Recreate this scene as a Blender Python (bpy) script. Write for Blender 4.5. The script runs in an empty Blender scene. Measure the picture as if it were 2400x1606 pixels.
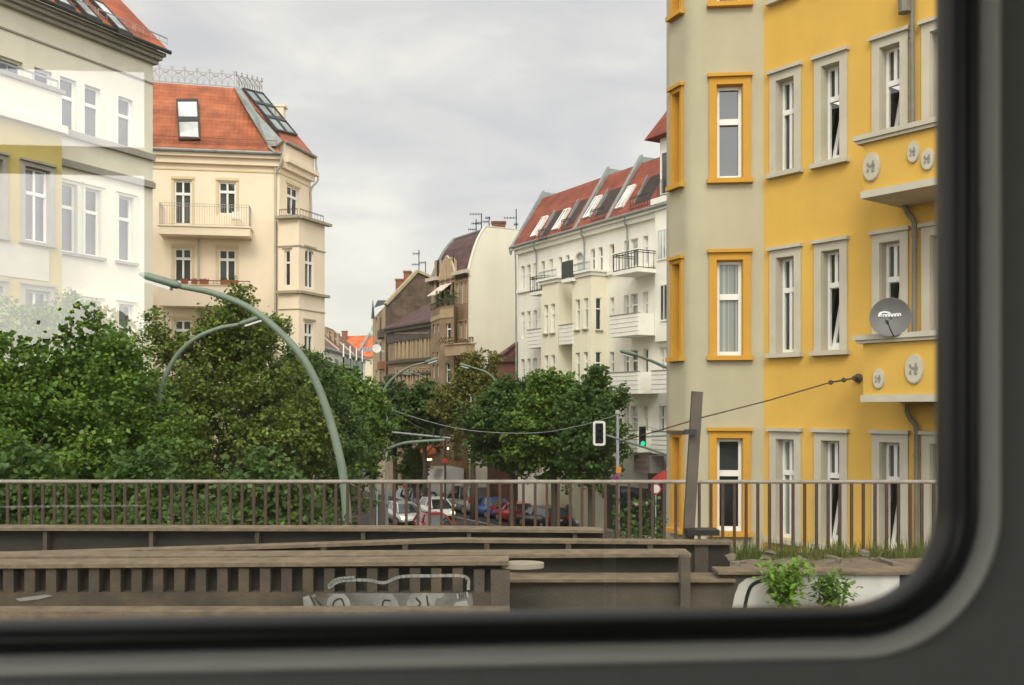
import bpy, bmesh, math, random
import numpy as np
from mathutils import Vector, Matrix
random.seed(7); np.random.seed(7)
R = math.radians
SC = bpy.context.scene
COL = SC.collection
# ---------------------------------------------------------------- camera, sky, sun, exposure
F, CX, HY, EYE = 2300.0, 1200.0, 955.0, 8.0        # focal length in photo pixels, principal column, horizon row, eye height
cam = bpy.data.cameras.new("camera"); co = bpy.data.objects.new("camera", cam); COL.objects.link(co)
co.location = (0, 0, EYE); co.rotation_euler = (R(90), 0, 0)
cam.sensor_width = 36; cam.lens = 36 * F / 2400; cam.shift_y = (HY - 803) / 2400
cam.clip_start = 0.05; cam.clip_end = 6000
cam.dof.use_dof = True; cam.dof.focus_distance = 45; cam.dof.aperture_fstop = 7.0
SC.camera = co
SUN_EL, SUN_ROT = 42.0, 186.0
world = bpy.data.worlds.new("World"); SC.world = world; world.use_nodes = True
wt = world.node_tree; wt.nodes.clear()
def N(t, ty, **k):
    n = t.nodes.new(ty)
    for a, b in k.items(): setattr(n, a, b)
    return n
def L(t, a, b): t.links.new(a, b)
def mathn(t, op, a, b=None, clamp=False):
    n = N(t, 'ShaderNodeMath', operation=op); n.use_clamp = clamp
    for i, x in enumerate((a, b)):
        if x is None: continue
        if isinstance(x, (int, float)): n.inputs[i].default_value = x
        else: L(t, x, n.inputs[i])
    return n.outputs[0]
def mixc(t, fac, a, b, blend='MIX'):
    n = N(t, 'ShaderNodeMix', data_type='RGBA', blend_type=blend)
    for i, x in ((0, fac), (6, a), (7, b)):
        if isinstance(x, (int, float)): n.inputs[i].default_value = x
        elif isinstance(x, (tuple, list)): n.inputs[i].default_value = (*x[:3], 1)
        else: L(t, x, n.inputs[i])
    return n.outputs[2]
def ramp(t, x, stops):
    n = N(t, 'ShaderNodeValToRGB'); L(t, x, n.inputs[0])
    e = n.color_ramp.elements
    while len(e) < len(stops): e.new(0.5)
    for k, (p, c) in enumerate(stops):
        e[k].position = p; e[k].color = (*c[:3], 1) if isinstance(c, (tuple, list)) else (c, c, c, 1)
    return n.outputs[0]
sky = N(wt, 'ShaderNodeTexSky', sky_type='NISHITA'); sky.sun_disc = False
sky.sun_elevation = R(SUN_EL); sky.sun_rotation = R(SUN_ROT)
tc = N(wt, 'ShaderNodeTexCoord'); sep = N(wt, 'ShaderNodeSeparateXYZ'); L(wt, tc.outputs['Generated'], sep.inputs[0])
# overcast: cloud sheet mixed over the clear sky; brighter towards the hidden sun (behind the train)
mp = N(wt, 'ShaderNodeMapping'); mp.inputs['Scale'].default_value = (2.2, 2.2, 5.5); L(wt, tc.outputs['Generated'], mp.inputs[0])
nz = N(wt, 'ShaderNodeTexNoise'); nz.inputs['Scale'].default_value = 2.6; nz.inputs['Detail'].default_value = 6; nz.inputs['Roughness'].default_value = .52; nz.inputs['Distortion'].default_value = .35
L(wt, mp.outputs[0], nz.inputs['Vector'])
cl = ramp(wt, nz.outputs['Fac'], [(.33, (5.9, 5.8, 6.0)), (.5, (6.7, 6.55, 6.5)), (.68, (8.2, 7.95, 7.4))])
low = mathn(wt, 'MULTIPLY', mathn(wt, 'SUBTRACT', .22, sep.outputs[2]), 3.2, True)        # pale band low over the roofs
cl2 = mixc(wt, low, cl, (8.8, 8.3, 6.9))
back = mathn(wt, 'MULTIPLY_ADD', sep.outputs[1], -.62, True)
bk = wt.nodes[-1]; bk.inputs[2].default_value = .38; bk.use_clamp = True
gain = mathn(wt, 'MULTIPLY_ADD', back, 1.75); wt.nodes[-1].inputs[2].default_value = .93 - 1.75 * .0
cl3 = N(wt, 'ShaderNodeVectorMath', operation='SCALE'); L(wt, cl2, cl3.inputs[0]); L(wt, gain, cl3.inputs[3])
fin = mixc(wt, .94, sky.outputs[0], cl3.outputs[0])
bg = N(wt, 'ShaderNodeBackground'); bg.inputs[1].default_value = .1; L(wt, fin, bg.inputs[0])
wo = N(wt, 'ShaderNodeOutputWorld'); L(wt, bg.outputs[0], wo.inputs[0])
sl = bpy.data.lights.new("sun", 'SUN'); sl.energy = 1.35; sl.angle = R(24); sl.color = (1, .95, .80)
so = bpy.data.objects.new("sun", sl); COL.objects.link(so)
# sun behind the camera, a little to the west: shadows fall away from the viewer
_az = R(SUN_ROT); _sd = Vector((math.sin(_az) * math.cos(R(SUN_EL)), math.cos(_az) * math.cos(R(SUN_EL)), math.sin(R(SUN_EL))))
so.rotation_euler = (-_sd).to_track_quat('-Z', 'Y').to_euler()
vs = SC.view_settings; vs.view_transform = 'Standard'; vs.look = 'None'; vs.gamma = 1; vs.exposure = 0.62; vs.use_curve_mapping = False
SC.render.engine = 'CYCLES'; cy = SC.cycles
cy.max_bounces = 8; cy.diffuse_bounces = 4; cy.glossy_bounces = 4; cy.transparent_max_bounces = 12; cy.transmission_bounces = 4
cy.use_denoising = True; cy.sample_clamp_indirect = 6; cy.caustics_reflective = False; cy.caustics_refractive = False

# ---------------------------------------------------------------- helpers
def px(x, y, Y): return Vector(((x - CX) / F * Y, Y, EYE + (HY - y) / F * Y))
ORG = {}
def tag(o, label=None, cat=None, group=None, kind=None):
    if label: o['label'] = label
    if cat: o['category'] = cat
    if group: o['group'] = group
    if kind: o['kind'] = kind
    return o
def thing(name, label, cat, loc=(0, 0, 0), group=None):
    o = bpy.data.objects.new(name, None); COL.objects.link(o); o.location = loc
    o.empty_display_size = .3
    ORG[o] = Vector(loc); return tag(o, label, cat, group)
def cr(pts, n=6):
    """Catmull-Rom through the points."""
    P = [Vector(p) for p in pts]; P = [P[0] * 2 - P[1]] + P + [P[-1] * 2 - P[-2]]; out = []
    for i in range(1, len(P) - 2):
        a, b, c, d = P[i - 1:i + 3]
        for k in range(n):
            t = k / n
            out.append(.5 * ((2 * b) + (c - a) * t + (2 * a - 5 * b + 4 * c - d) * t * t + (3 * b - a - 3 * c + d) * t ** 3))
    return out + [P[-2]]
class MB:
    def __init__(s): s.v = []; s.f = []
    def add(s, vs, fs):
        n = len(s.v); s.v += [Vector(v) for v in vs]; s.f += [tuple(i + n for i in f) for f in fs]; return s
    def poly(s, *vs): return s.add(vs, [tuple(range(len(vs)))])
    def hexa(s, b, t):
        return s.add(list(b) + list(t), [(3, 2, 1, 0), (4, 5, 6, 7), (0, 1, 5, 4), (1, 2, 6, 5), (2, 3, 7, 6), (3, 0, 4, 7)])
    def box(s, a, b, M=None):
        x0, y0, z0 = a; x1, y1, z1 = b
        q = [Vector(p) for p in ((x0, y0, z0), (x1, y0, z0), (x1, y1, z0), (x0, y1, z0), (x0, y0, z1), (x1, y0, z1), (x1, y1, z1), (x0, y1, z1))]
        if M: q = [M @ p for p in q]
        return s.hexa(q[:4], q[4:])
    def pbox(s, pl, u0, u1, z0, z1, o0, o1):
        c = [(u0, o0), (u1, o0), (u1, o1), (u0, o1)]
        return s.hexa([pl.pt(u, z0, o) for u, o in c], [pl.pt(u, z1, o) for u, o in c])
    def tube(s, pts, r, n=8, cap=True):
        P = [Vector(p) for p in pts]; m = len(P)
        rr = r if isinstance(r, (list, tuple)) else [r] * m
        if len(rr) != m: rr = [rr[0] + (rr[-1] - rr[0]) * i / (m - 1) for i in range(m)]
        up = None; vs = []
        for i in range(m):
            t = (P[min(i + 1, m - 1)] - P[max(i - 1, 0)]).normalized()
            if up is None: up = t.cross(Vector((0, 1, 0.01))); 
            up = up - t * up.dot(t)
            if up.length < 1e-6: up = t.orthogonal()
            up.normalize(); w = t.cross(up)
            for k in range(n):
                a = 2 * math.pi * k / n; vs.append(P[i] + (up * math.cos(a) + w * math.sin(a)) * rr[i])
        fs = [(i * n + k, i * n + (k + 1) % n, (i + 1) * n + (k + 1) % n, (i + 1) * n + k) for i in range(m - 1) for k in range(n)]
        if cap: fs += [tuple(range(n))[::-1], tuple(range((m - 1) * n, m * n))]
        return s.add(vs, fs)
    def bar(s, a, b, w, h=None):
        """square bar from a to b"""
        a, b = Vector(a), Vector(b); h = h or w; t = (b - a).normalized()
        x = t.cross(Vector((0, 0, 1)));  x = x.normalized() if x.length > 1e-3 else Vector((1, 0, 0)); y = t.cross(x)
        c = [(-w / 2, -h / 2), (w / 2, -h / 2), (w / 2, h / 2), (-w / 2, h / 2)]
        return s.hexa([a + x * i + y * j for i, j in c], [b + x * i + y * j for i, j in c])
    def prism(s, poly, off):
        """extrude a 3-D polygon by off"""
        n = len(poly); p = [Vector(q) for q in poly]; off = Vector(off)
        return s.add(p + [q + off for q in p], [tuple(range(n))[::-1], tuple(range(n, 2 * n))] + [(i, (i + 1) % n, (i + 1) % n + n, i + n) for i in range(n)])
    def lathe(s, prof, c=(0, 0, 0), n=16, M=None):
        vs = []
        for r, z in prof:
            for k in range(n):
                a = 2 * math.pi * k / n; p = Vector((r * math.cos(a), r * math.sin(a), z))
                vs.append((M @ p if M else p) + Vector(c))
        m = len(prof)
        return s.add(vs, [(i * n + k, i * n + (k + 1) % n, (i + 1) * n + (k + 1) % n, (i + 1) * n + k) for i in range(m - 1) for k in range(n)] + [tuple(range(n))[::-1], tuple(range((m - 1) * n, m * n))])
    def build(s, name, mat, parent=None, smooth=False, org=None, label=None):
        o0 = ORG.get(parent) if parent is not None else (Vector(org) if org is not None else Vector((0, 0, 0)))
        me = bpy.data.meshes.new(name); me.from_pydata([tuple(v - o0) for v in s.v], [], s.f)
        bm = bmesh.new(); bm.from_mesh(me); bmesh.ops.recalc_face_normals(bm, faces=bm.faces)
        uv = bm.loops.layers.uv.new("UVMap")
        for f in bm.faces:
            n = f.normal; h = Vector((0, 0, 1)).cross(n)
            h = h.normalized() if h.length > 1e-3 else Vector((1, 0, 0)); u = n.cross(h)
            for lp in f.loops: lp[uv].uv = (lp.vert.co.dot(h), lp.vert.co.dot(u))
            f.smooth = smooth
        bm.to_mesh(me); bm.free()
        o = bpy.data.objects.new(name, me); COL.objects.link(o)
        if mat: me.materials.append(mat)
        if parent is not None: o.parent = parent
        else: o.location = o0
        ORG[o] = o0
        if label: o['label'] = label
        return o
class Plane:
    """a vertical facade: A = ground point, d = direction along it; u along d, o outwards (towards the viewer)"""
    def __init__(s, A, d):
        s.A = Vector((A[0], A[1], 0)); s.d = Vector((d[0], d[1], 0)).normalized()
        n = Vector((-s.d.y, s.d.x, 0)); s.n = n if n.dot(-s.A) > 0 else -n
    def pt(s, u, z, o=0): p = s.A + s.d * u + s.n * o; return Vector((p.x, p.y, z))
    def off(s, o): q = Plane((s.A.x, s.A.y), (s.d.x, s.d.y)); q.n = s.n.copy(); q.A = s.A + s.n * o; return q
    def hit(s, x, y=HY):
        r = (x - CX) / F
        Y = (s.A.x * s.d.y - s.A.y * s.d.x) / (r * s.d.y - s.d.x)
        p = Vector((r * Y, Y, 0)); return (p - s.A).dot(s.d), EYE + (HY - y) / F * Y
    def u(s, x): return s.hit(x)[0]
def wallgrid(mb, pl, u0, u1, z0, z1, holes, depth=.2, o=0.0):
    us = sorted({u0, u1} | {h[i] for h in holes for i in (0, 1) if u0 < h[i] < u1})
    zs = sorted({z0, z1} | {h[i] for h in holes for i in (2, 3) if z0 < h[i] < z1})
    for a, b in zip(us, us[1:]):
        for c, d in zip(zs, zs[1:]):
            m, k = (a + b) / 2, (c + d) / 2
            if any(h[0] < m < h[1] and h[2] < k < h[3] for h in holes): continue
            mb.poly(pl.pt(a, c, o), pl.pt(b, c, o), pl.pt(b, d, o), pl.pt(a, d, o))
    for h in holes:
        dd = h[4] if len(h) > 4 else depth
        c = [(h[0], h[2]), (h[1], h[2]), (h[1], h[3]), (h[0], h[3])]
        for i in range(4):
            (a, b), (e, g) = c[i], c[(i + 1) % 4]
            mb.poly(pl.pt(a, b, o), pl.pt(e, g, o), pl.pt(e, g, o - dd), pl.pt(a, b, o - dd))
    return mb

# ---------------------------------------------------------------- materials
MATS = {}
def mat(name, col, rough=.8, var=.12, scale=3.0, metal=0, spec=.4, streak=0, stain=None, emit=0, bump=0, detail=5, trans=0):
    if name in MATS: return MATS[name]
    m = bpy.data.materials.new(name); m.use_nodes = True; t = m.node_tree; b = t.nodes['Principled BSDF']
    b.inputs['Roughness'].default_value = rough; b.inputs['Metallic'].default_value = metal
    b.inputs['Specular IOR Level'].default_value = spec
    c = tuple(col)
    if var > 0:
        tcn = N(t, 'ShaderNodeTexCoord'); nz = N(t, 'ShaderNodeTexNoise'); nz.inputs['Scale'].default_value = scale; nz.inputs['Detail'].default_value = detail; nz.inputs['Roughness'].default_value = .6
        L(t, tcn.outputs['Object'], nz.inputs['Vector'])
        lo = tuple(x * (1 - var) for x in c); hi = tuple(min(1, x * (1 + var * .8)) for x in c)
        out = ramp(t, nz.outputs['Fac'], [(.3, lo), (.7, hi)])
        if streak:
            mpn = N(t, 'ShaderNodeMapping'); mpn.inputs['Scale'].default_value = (.9, .9, .12); L(t, tcn.outputs['Object'], mpn.inputs[0])
            n2 = N(t, 'ShaderNodeTexNoise'); n2.inputs['Scale'].default_value = 1.6; n2.inputs['Detail'].default_value = 6; L(t, mpn.outputs[0], n2.inputs['Vector'])
            k = ramp(t, n2.outputs['Fac'], [(.35, 1 - streak * .55), (.68, 1.0)])
            out = mixc(t, 1.0, out, k, 'MULTIPLY')
        if stain:
            n3 = N(t, 'ShaderNodeTexNoise'); n3.inputs['Scale'].default_value = stain[1]; n3.inputs['Detail'].default_value = 8; n3.inputs['Roughness'].default_value = .68; L(t, tcn.outputs['Object'], n3.inputs['Vector'])
            k = ramp(t, n3.outputs['Fac'], [(stain[2], 0.0), (stain[3], 1.0)])
            out = mixc(t, k, out, stain[0])
        L(t, out, b.inputs['Base Color'])
        if bump:
            bp = N(t, 'ShaderNodeBump'); bp.inputs['Strength'].default_value = bump; bp.inputs['Distance'].default_value = .02
            n4 = N(t, 'ShaderNodeTexNoise'); n4.inputs['Scale'].default_value = 40; n4.inputs['Detail'].default_value = 3; L(t, tcn.outputs['Object'], n4.inputs['Vector'])
            L(t, n4.outputs['Fac'], bp.inputs['Height']); L(t, bp.outputs[0], b.inputs['Normal'])
    else: b.inputs['Base Color'].default_value = (*c, 1)
    if emit: b.inputs['Emission Color'].default_value = (*c, 1); b.inputs['Emission Strength'].default_value = emit
    if trans: 
        tr = N(t, 'ShaderNodeBsdfTranslucent'); ms = N(t, 'ShaderNodeMixShader'); ms.inputs[0].default_value = trans
        if var > 0: L(t, out, tr.inputs[0])
        else: tr.inputs[0].default_value = (*c, 1)
        L(t, b.outputs[0], ms.inputs[1]); L(t, tr.outputs[0], ms.inputs[2]); L(t, ms.outputs[0], t.nodes['Material Output'].inputs[0])
    MATS[name] = m; return m
def tilemat(name, c1, c2, mortar, w=.24, h=.33, stain=.42, bump=.6, off=0.0, msize=.035, bw=60):
    """courses of tiles or bricks laid in the face's own slope directions"""
    m = bpy.data.materials.new(name); m.use_nodes = True; t = m.node_tree; b = t.nodes['Principled BSDF']; b.inputs['Roughness'].default_value = .75
    uv = N(t, 'ShaderNodeUVMap'); br = N(t, 'ShaderNodeTexBrick'); L(t, uv.outputs[0], br.inputs['Vector']); br.offset = off
    br.inputs['Scale'].default_value = 1; br.inputs['Brick Width'].default_value = bw or w; br.inputs['Row Height'].default_value = h
    br.inputs['Mortar Size'].default_value = msize * h; br.inputs['Mortar Smooth'].default_value = .3; br.inputs['Bias'].default_value = -.2
    br.inputs['Color1'].default_value = (*c1, 1); br.inputs['Color2'].default_value = (*c2, 1); br.inputs['Mortar'].default_value = (*mortar, 1)
    nz = N(t, 'ShaderNodeTexNoise'); nz.inputs['Scale'].default_value = .9; nz.inputs['Detail'].default_value = 7; nz.inputs['Roughness'].default_value = .65; L(t, uv.outputs[0], nz.inputs['Vector'])
    k = ramp(t, nz.outputs['Fac'], [(.35, 1 - stain), (.65, 1.08)])
    c = mixc(t, 1, br.outputs[0], k, 'MULTIPLY')
    L(t, c, b.inputs['Base Color'])
    sp = N(t, 'ShaderNodeSeparateXYZ'); L(t, uv.outputs[0], sp.inputs[0])
    fr = mathn(t, 'FRACT', mathn(t, 'DIVIDE', sp.outputs[1], h)); 
    wv = mathn(t, 'SINE', mathn(t, 'MULTIPLY', sp.outputs[0], 2 * math.pi / w))
    hh = mathn(t, 'ADD', mathn(t, 'MULTIPLY', fr, -1.0), mathn(t, 'MULTIPLY', wv, .25))
    bp = N(t, 'ShaderNodeBump'); bp.inputs['Strength'].default_value = bump; bp.inputs['Distance'].default_value = .05; L(t, hh, bp.inputs['Height']); L(t, bp.outputs[0], b.inputs['Normal'])
    MATS[name] = m; return m
def glassmat(name, col=(.02, .024, .026), ior=1.7, curtain=None):
    m = bpy.data.materials.new(name); m.use_nodes = True; t = m.node_tree; b = t.nodes['Principled BSDF']
    b.inputs['Roughness'].default_value = .04; b.inputs['IOR'].default_value = ior
    tcn = N(t, 'ShaderNodeTexCoord'); nz = N(t, 'ShaderNodeTexNoise'); nz.inputs['Scale'].default_value = .7; nz.inputs['Detail'].default_value = 2; L(t, tcn.outputs['Object'], nz.inputs['Vector'])
    out = ramp(t, nz.outputs['Fac'], [(.35, tuple(x * .5 for x in col)), (.65, tuple(x * 1.6 for x in col))])
    if curtain:
        uv = N(t, 'ShaderNodeUVMap'); sp = N(t, 'ShaderNodeSeparateXYZ'); L(t, uv.outputs[0], sp.inputs[0])
        n2 = N(t, 'ShaderNodeTexNoise'); n2.noise_dimensions = '1D'; n2.inputs['Scale'].default_value = 14; n2.inputs['Detail'].default_value = 2; L(t, sp.outputs[0], n2.inputs['W'])
        out = ramp(t, n2.outputs['Fac'], [(.35, tuple(x * .35 for x in curtain)), (.65, curtain)])
    L(t, out, b.inputs['Base Color'])
    bp = N(t, 'ShaderNodeBump'); bp.inputs['Strength'].default_value = .06; n3 = N(t, 'ShaderNodeTexNoise'); n3.inputs['Scale'].default_value = 1.6; L(t, tcn.outputs['Object'], n3.inputs['Vector'])
    L(t, n3.outputs['Fac'], bp.inputs['Height']); L(t, bp.outputs[0], b.inputs['Normal'])
    MATS[name] = m; return m

M_white_frame = mat('white_window_paint', (.78, .77, .72), .5, .05)
G_dark = glassmat('window_glass'); G_mid = glassmat('window_glass_mid', (.05, .056, .056)); G_cur = glassmat('curtained_glass', curtain=(.30, .34, .30), ior=1.6)
G_blue = glassmat('sky_mirroring_glass', (.03, .035, .04), 2.1); G_sky = glassmat('skylight_glass', (.10, .15, .15), 2.2)
G_white = glassmat('blind_glass', (.42, .43, .42), 1.6)
M_zinc = mat('zinc_sheet', (.27, .29, .28), .55, .2, 2.5, .2)
M_darkmetal = mat('dark_metal', (.045, .047, .045), .5, .2, 4, .3)
M_steel = mat('grey_steel', (.30, .32, .32), .45, .15, 4, .5)
M_black = mat('black_paint', (.012, .012, .012), .5, .1)

def window(parent, pl, u0, u1, z0, z1, depth=.16, glass=None, fmat=None, fw=.07, mull=1, transom=.66, surround=None, sw=.14, sill=None, tilt=False, sproud=.05, name='window', arch=False, lining=True):
    fmat = fmat or M_white_frame; glass = glass or G_dark
    g = MB(); zt = z0 + (z1 - z0) * transom if transom else None
    if tilt:
        g.pbox(pl, u0, u1, zt, z1, -depth - .03, -depth)
        g.pbox(pl, u0, u1, z0, zt, -depth - .55, -depth - .5)
        for a, b in ((u0 - .02, u0), (u1, u1 + .02)): g.pbox(pl, a, b, z0, zt, -depth - .5, -depth - .03)
    else: g.pbox(pl, u0, u1, z0, z1, -depth - .03, -depth)
    w = g.build(name, glass, parent)
    f = MB(); a, b = -depth, -depth + .06
    f.pbox(pl, u0, u0 + fw, z0, z1, a, b); f.pbox(pl, u1 - fw, u1, z0, z1, a, b)
    f.pbox(pl, u0 + fw, u1 - fw, z0, z0 + fw * 1.2, a, b); f.pbox(pl, u0 + fw, u1 - fw, z1 - fw, z1, a, b)
    if zt: f.pbox(pl, u0 + fw, u1 - fw, zt - fw * .8, zt + fw * .8, a, b + .02)
    for k in range(mull):
        um = u0 + (u1 - u0) * (k + 1) / (mull + 1); e = fw * .55
        zz = [(z0 + fw * 1.2, (zt - fw * .8) if zt else z1 - fw)] + ([(zt + fw * .8, z1 - fw)] if zt else [])
        if tilt: zz = zz[1:]
        for c, d in zz: f.pbox(pl, um - e, um + e, c, d, a, b + .005)
    if tilt:
        s0, s1, c0, c1 = u0 + fw, u1 - fw, z0 + fw * 1.2, zt - fw * .8
        def tb(ua, ub, za, zb):
            def o(z): return -depth - .34 * (z - c0) / (c1 - c0)
            f.hexa([pl.pt(ua, za, o(za) - .05), pl.pt(ub, za, o(za) - .05), pl.pt(ub, za, o(za)), pl.pt(ua, za, o(za))], [pl.pt(ua, zb, o(zb) - .05), pl.pt(ub, zb, o(zb) - .05), pl.pt(ub, zb, o(zb)), pl.pt(ua, zb, o(zb))])
        tb(s0, s0 + .08, c0, c1); tb(s1 - .08, s1, c0, c1); tb(s0 + .08, s1 - .08, c0, c0 + .09); tb(s0 + .08, s1 - .08, c1 - .09, c1)
    f.build('window_frame', fmat, w)
    if arch:
        m = MB(); n = 10; uc, hw = (u0 + u1) / 2, (u1 - u0) / 2; ah = arch
        for sgn in (-1, 1):
            pts = [pl.pt(uc + sgn * hw, z1 - ah, -.004), pl.pt(uc + sgn * hw, z1, -.004), pl.pt(uc, z1, -.004)]
            pts += [pl.pt(uc + sgn * hw * math.sin(R(90) * k / n), z1 - ah + ah * math.cos(R(90) * k / n), -.004) for k in range(1, n)]
            m.prism(pts, pl.n * (-depth + .07))
        m.build('arch_spandrel', arch_mat_of(parent), w)
    if surround:
        m = MB(); m.pbox(pl, u0 - sw, u0 - .001, z0, z1, .003, sproud); m.pbox(pl, u1 + .001, u1 + sw, z0, z1, .003, sproud)
        m.pbox(pl, u0 - sw, u1 + sw, z1 + .001, z1 + sw, .003, sproud); m.pbox(pl, u0 - sw - .04, u1 + sw + .04, z1 + sw, z1 + sw + .07, .003, sproud + .07)
        if lining: m.pbox(pl, u0 + .001, u0 + .012, z0, z1 - .012, -depth + .062, .0025); m.pbox(pl, u1 - .012, u1 - .001, z0, z1 - .012, -depth + .062, .0025); m.pbox(pl, u0 + .001, u1 - .001, z1 - .0115, z1 - .001, -depth + .062, .0025)
        m.build('surround', surround, w)
    if sill:
        m = MB(); e = sw + .05 if surround else .06
        m.pbox(pl, u0 - e, u1 + e, z0 - .1, z0 - .001, .003, .14); m.build('sill', sill, w)
    return w
ARCHM = {}
def arch_mat_of(p): return ARCHM.get(p)
def rail(mb, a, b, h, n, w=.02, bars=True, rails=2):
    """metal railing between two base points"""
    a, b = Vector(a), Vector(b); z = Vector((0, 0, 1))
    for k in range(rails): mb.bar(a + z * h * (1 - .12 * k if k < 2 else .1), b + z * h * (1 - .12 * k if k < 2 else .1), w * 1.5)
    mb.bar(a + z * .06, b + z * .06, w * 1.2)
    for i in range(n + 1):
        p = a.lerp(b, i / n); ww = w * 1.6 if i in (0, n) else w
        mb.bar(p, p + z * h, ww)
# ---------------------------------------------------------------- ground, road, pavements
M_asphalt = mat('asphalt', (.055, .053, .052), .9, .25, .8, bump=.3)
M_pave = mat('pavement_slabs', (.20, .19, .175), .9, .2, 1.2)
M_kerb = mat('kerb_stone', (.26, .25, .23), .85, .2, 2)
M_mark = mat('road_paint', (.55, .54, .50), .8, .25, 2)
g = MB(); g.poly((-900, -500, 0), (900, -500, 0), (900, 2200, 0), (-900, 2200, 0)); tag(g.build('ground', mat('ground_earth', (.10, .095, .085), .95, .2, .05)), kind='structure')
SD = Vector((-1320, 2300, 0)).normalized(); SN = Vector((-SD.y, SD.x, 0))     # street axis and its side (towards the cream house)
S0 = Vector((4.6, 50, 0))                                                      # middle of the carriageway
def sp(a, b, z=0): p = S0 + SD * a + SN * b; return Vector((p.x, p.y, z))
g = MB(); g.poly(sp(-60, -5.4, .02), sp(160, -5.4, .02), sp(160, 7.5, .02), sp(-60, 7.5, .02)); tag(g.build('road', M_asphalt), kind='structure')
g = MB(); g.poly((-80, 14.5, .016), (80, 14.5, .016), (80, 40, .016), (-80, 40, .016)); tag(g.build('cross_road', M_asphalt), kind='structure')
for nm, b0, b1, a0 in (('pavement', -9.6, -5.55, 2), ('pavement', 7.65, 13, 22)):
    g = MB(); g.hexa([sp(a0, b0), sp(150, b0), sp(150, b1), sp(a0, b1)], [sp(a0, b0, .13), sp(150, b0, .13), sp(150, b1, .13), sp(a0, b1, .13)]); tag(g.build(nm, M_pave), kind='structure')
for b0, b1, a0 in ((-5.55, -5.4, 2), (7.5, 7.65, 22)):
    g = MB(); g.hexa([sp(a0, b0), sp(150, b0), sp(150, b1), sp(a0, b1)], [sp(a0, b0, .14), sp(150, b0, .14), sp(150, b1, .14), sp(a0, b1, .14)]); tag(g.build('kerb', M_kerb), kind='structure')
g = MB()
for k in range(16): g.poly(sp(-6 + k * 7, 1.0, .026), sp(-2.5 + k * 7, 1.0, .026), sp(-2.5 + k * 7, 1.14, .026), sp(-6 + k * 7, 1.14, .026))
g.poly(sp(-6, -3.2, .026), sp(60, -3.2, .026), sp(60, -3.08, .026), sp(-6, -3.08, .026))
for k in range(9): g.poly(sp(8, -4.9 + k * 1.3, .026), sp(11, -4.9 + k * 1.3, .026), sp(11, -4.3 + k * 1.3, .026), sp(8, -4.3 + k * 1.3, .026))
tag(g.build('road_markings', M_mark), kind='structure')

# ---------------------------------------------------------------- the yellow corner house with its rounded bay
M_yel = mat('yellow_plaster', (.65, .40, .08), .9, .09, .45, streak=.12, bump=.15, stain=((.52, .33, .075), .4, .55, .85))
M_ybay = mat('ochre_trim', (.56, .29, .035), .85, .08, 2, streak=.06)
M_gpl = mat('grey_beige_plaster', (.45, .41, .285), .92, .08, .6, streak=.14, bump=.15, stain=((.36, .33, .24), .45, .55, .85))
M_lgrey = mat('pale_grey_trim', (.50, .465, .375), .85, .08, 2, streak=.08)
Jx = (1790 - CX) / F * 21.4
YP = Plane((Jx, 21.4), (1770, -2300))                 # u grows to the right / towards the viewer
yh = thing('corner_house', 'yellow plastered corner house with grey rounded bay and oval medallions on its balconies', 'house', (6, 21.5, 0))
hs = []; wins = []
def zz(y): return EYE + (955 - y) * .00926
rows_y = [(zz(178), zz(422)), (zz(589), zz(840)), (zz(1009), zz(1269))]
rows_y = [(a + 3.75, b + 3.75) for a, b in rows_y[:1]] + rows_y
rows_y.append((rows_y[-1][0] - 3.9, rows_y[-1][1] - 3.6))
cols = [(1821, 1863), (1927, 1970), (2064, 2111), (2182, 2232)]
for ri, (zh, zs) in enumerate(rows_y):
    for ci, (xa, xb) in enumerate(cols):
        ua, ub = YP.u(xa), YP.u(xb)
        z1, z0 = zh - .18, zs + .1
        if ci >= 2 and ri in (1, 2): z0 -= .05
        hs.append((ua, ub, z0, z1)); wins.append((ri, ci, ua, ub, z0, z1))
w = MB(); wallgrid(w, YP, 0, 9, 0, 24, hs, .24)
w.poly(YP.pt(9, 0), YP.pt(9, 0, -9), YP.pt(9, 24, -9), YP.pt(9, 24)); w.build('wall', M_yel, yh)
for ri, ci, ua, ub, z0, z1 in wins:
    window(yh, YP, ua, ub, z0, z1, .24, glass=[G_mid, G_dark, G_cur, G_mid, G_blue, G_dark, G_mid][(ri * 3 + ci * 2) % 7], fw=.065, surround=M_lgrey, sw=.17, sill=M_lgrey if not (ci >= 2 and ri in (1, 2)) else None, tilt=(ci in (1, 2) and ri in (1, 2, 3)), sproud=.045)
# bay: plan polyline from the joint, going left
plan = [Vector((Jx, 21.4, 0))]
h0 = 6
Pj = Vector((4.19, 21.54, 0)); plan.append(Pj)
rr = .45; cur = Pj.copy(); steps = 8
for k in range(steps):
    th = R(h0 + (68 - h0) * (k + .5) / steps); cur = cur + Vector((-math.cos(th), math.sin(th), 0)) * rr * R(68 - h0) / steps; plan.append(cur.copy())
SBs = cur.copy(); th = R(68); cur = cur + Vector((-math.cos(th), math.sin(th), 0)) * .62; plan.append(cur.copy()); SBe = cur.copy()
for t_, l_ in ((80, .15), (95, .15), (110, .3), (125, 3.0)):
    th = R(t_); cur = cur + Vector((-math.cos(th), math.sin(th), 0)) * l_; plan.append(cur.copy())
PA = Plane((Pj.x, Pj.y), (plan[0] - Pj)); PB = Plane((SBe.x, SBe.y), (SBs - SBe)); LB = (SBs - SBe).length; LA = (plan[0] - Pj).length
def zA(y, x=1700): return PA.hit(x, y)[1]
bayrows = [(zA(199), zA(420)), (zA(610), zA(834)), (zA(1027), zA(1246))]
bayrows = [(a + 3.85, b + 3.85) for a, b in bayrows[:1]] + bayrows + [(bayrows[2][0] - 3.9, bayrows[2][1] - 3.6)]
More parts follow.
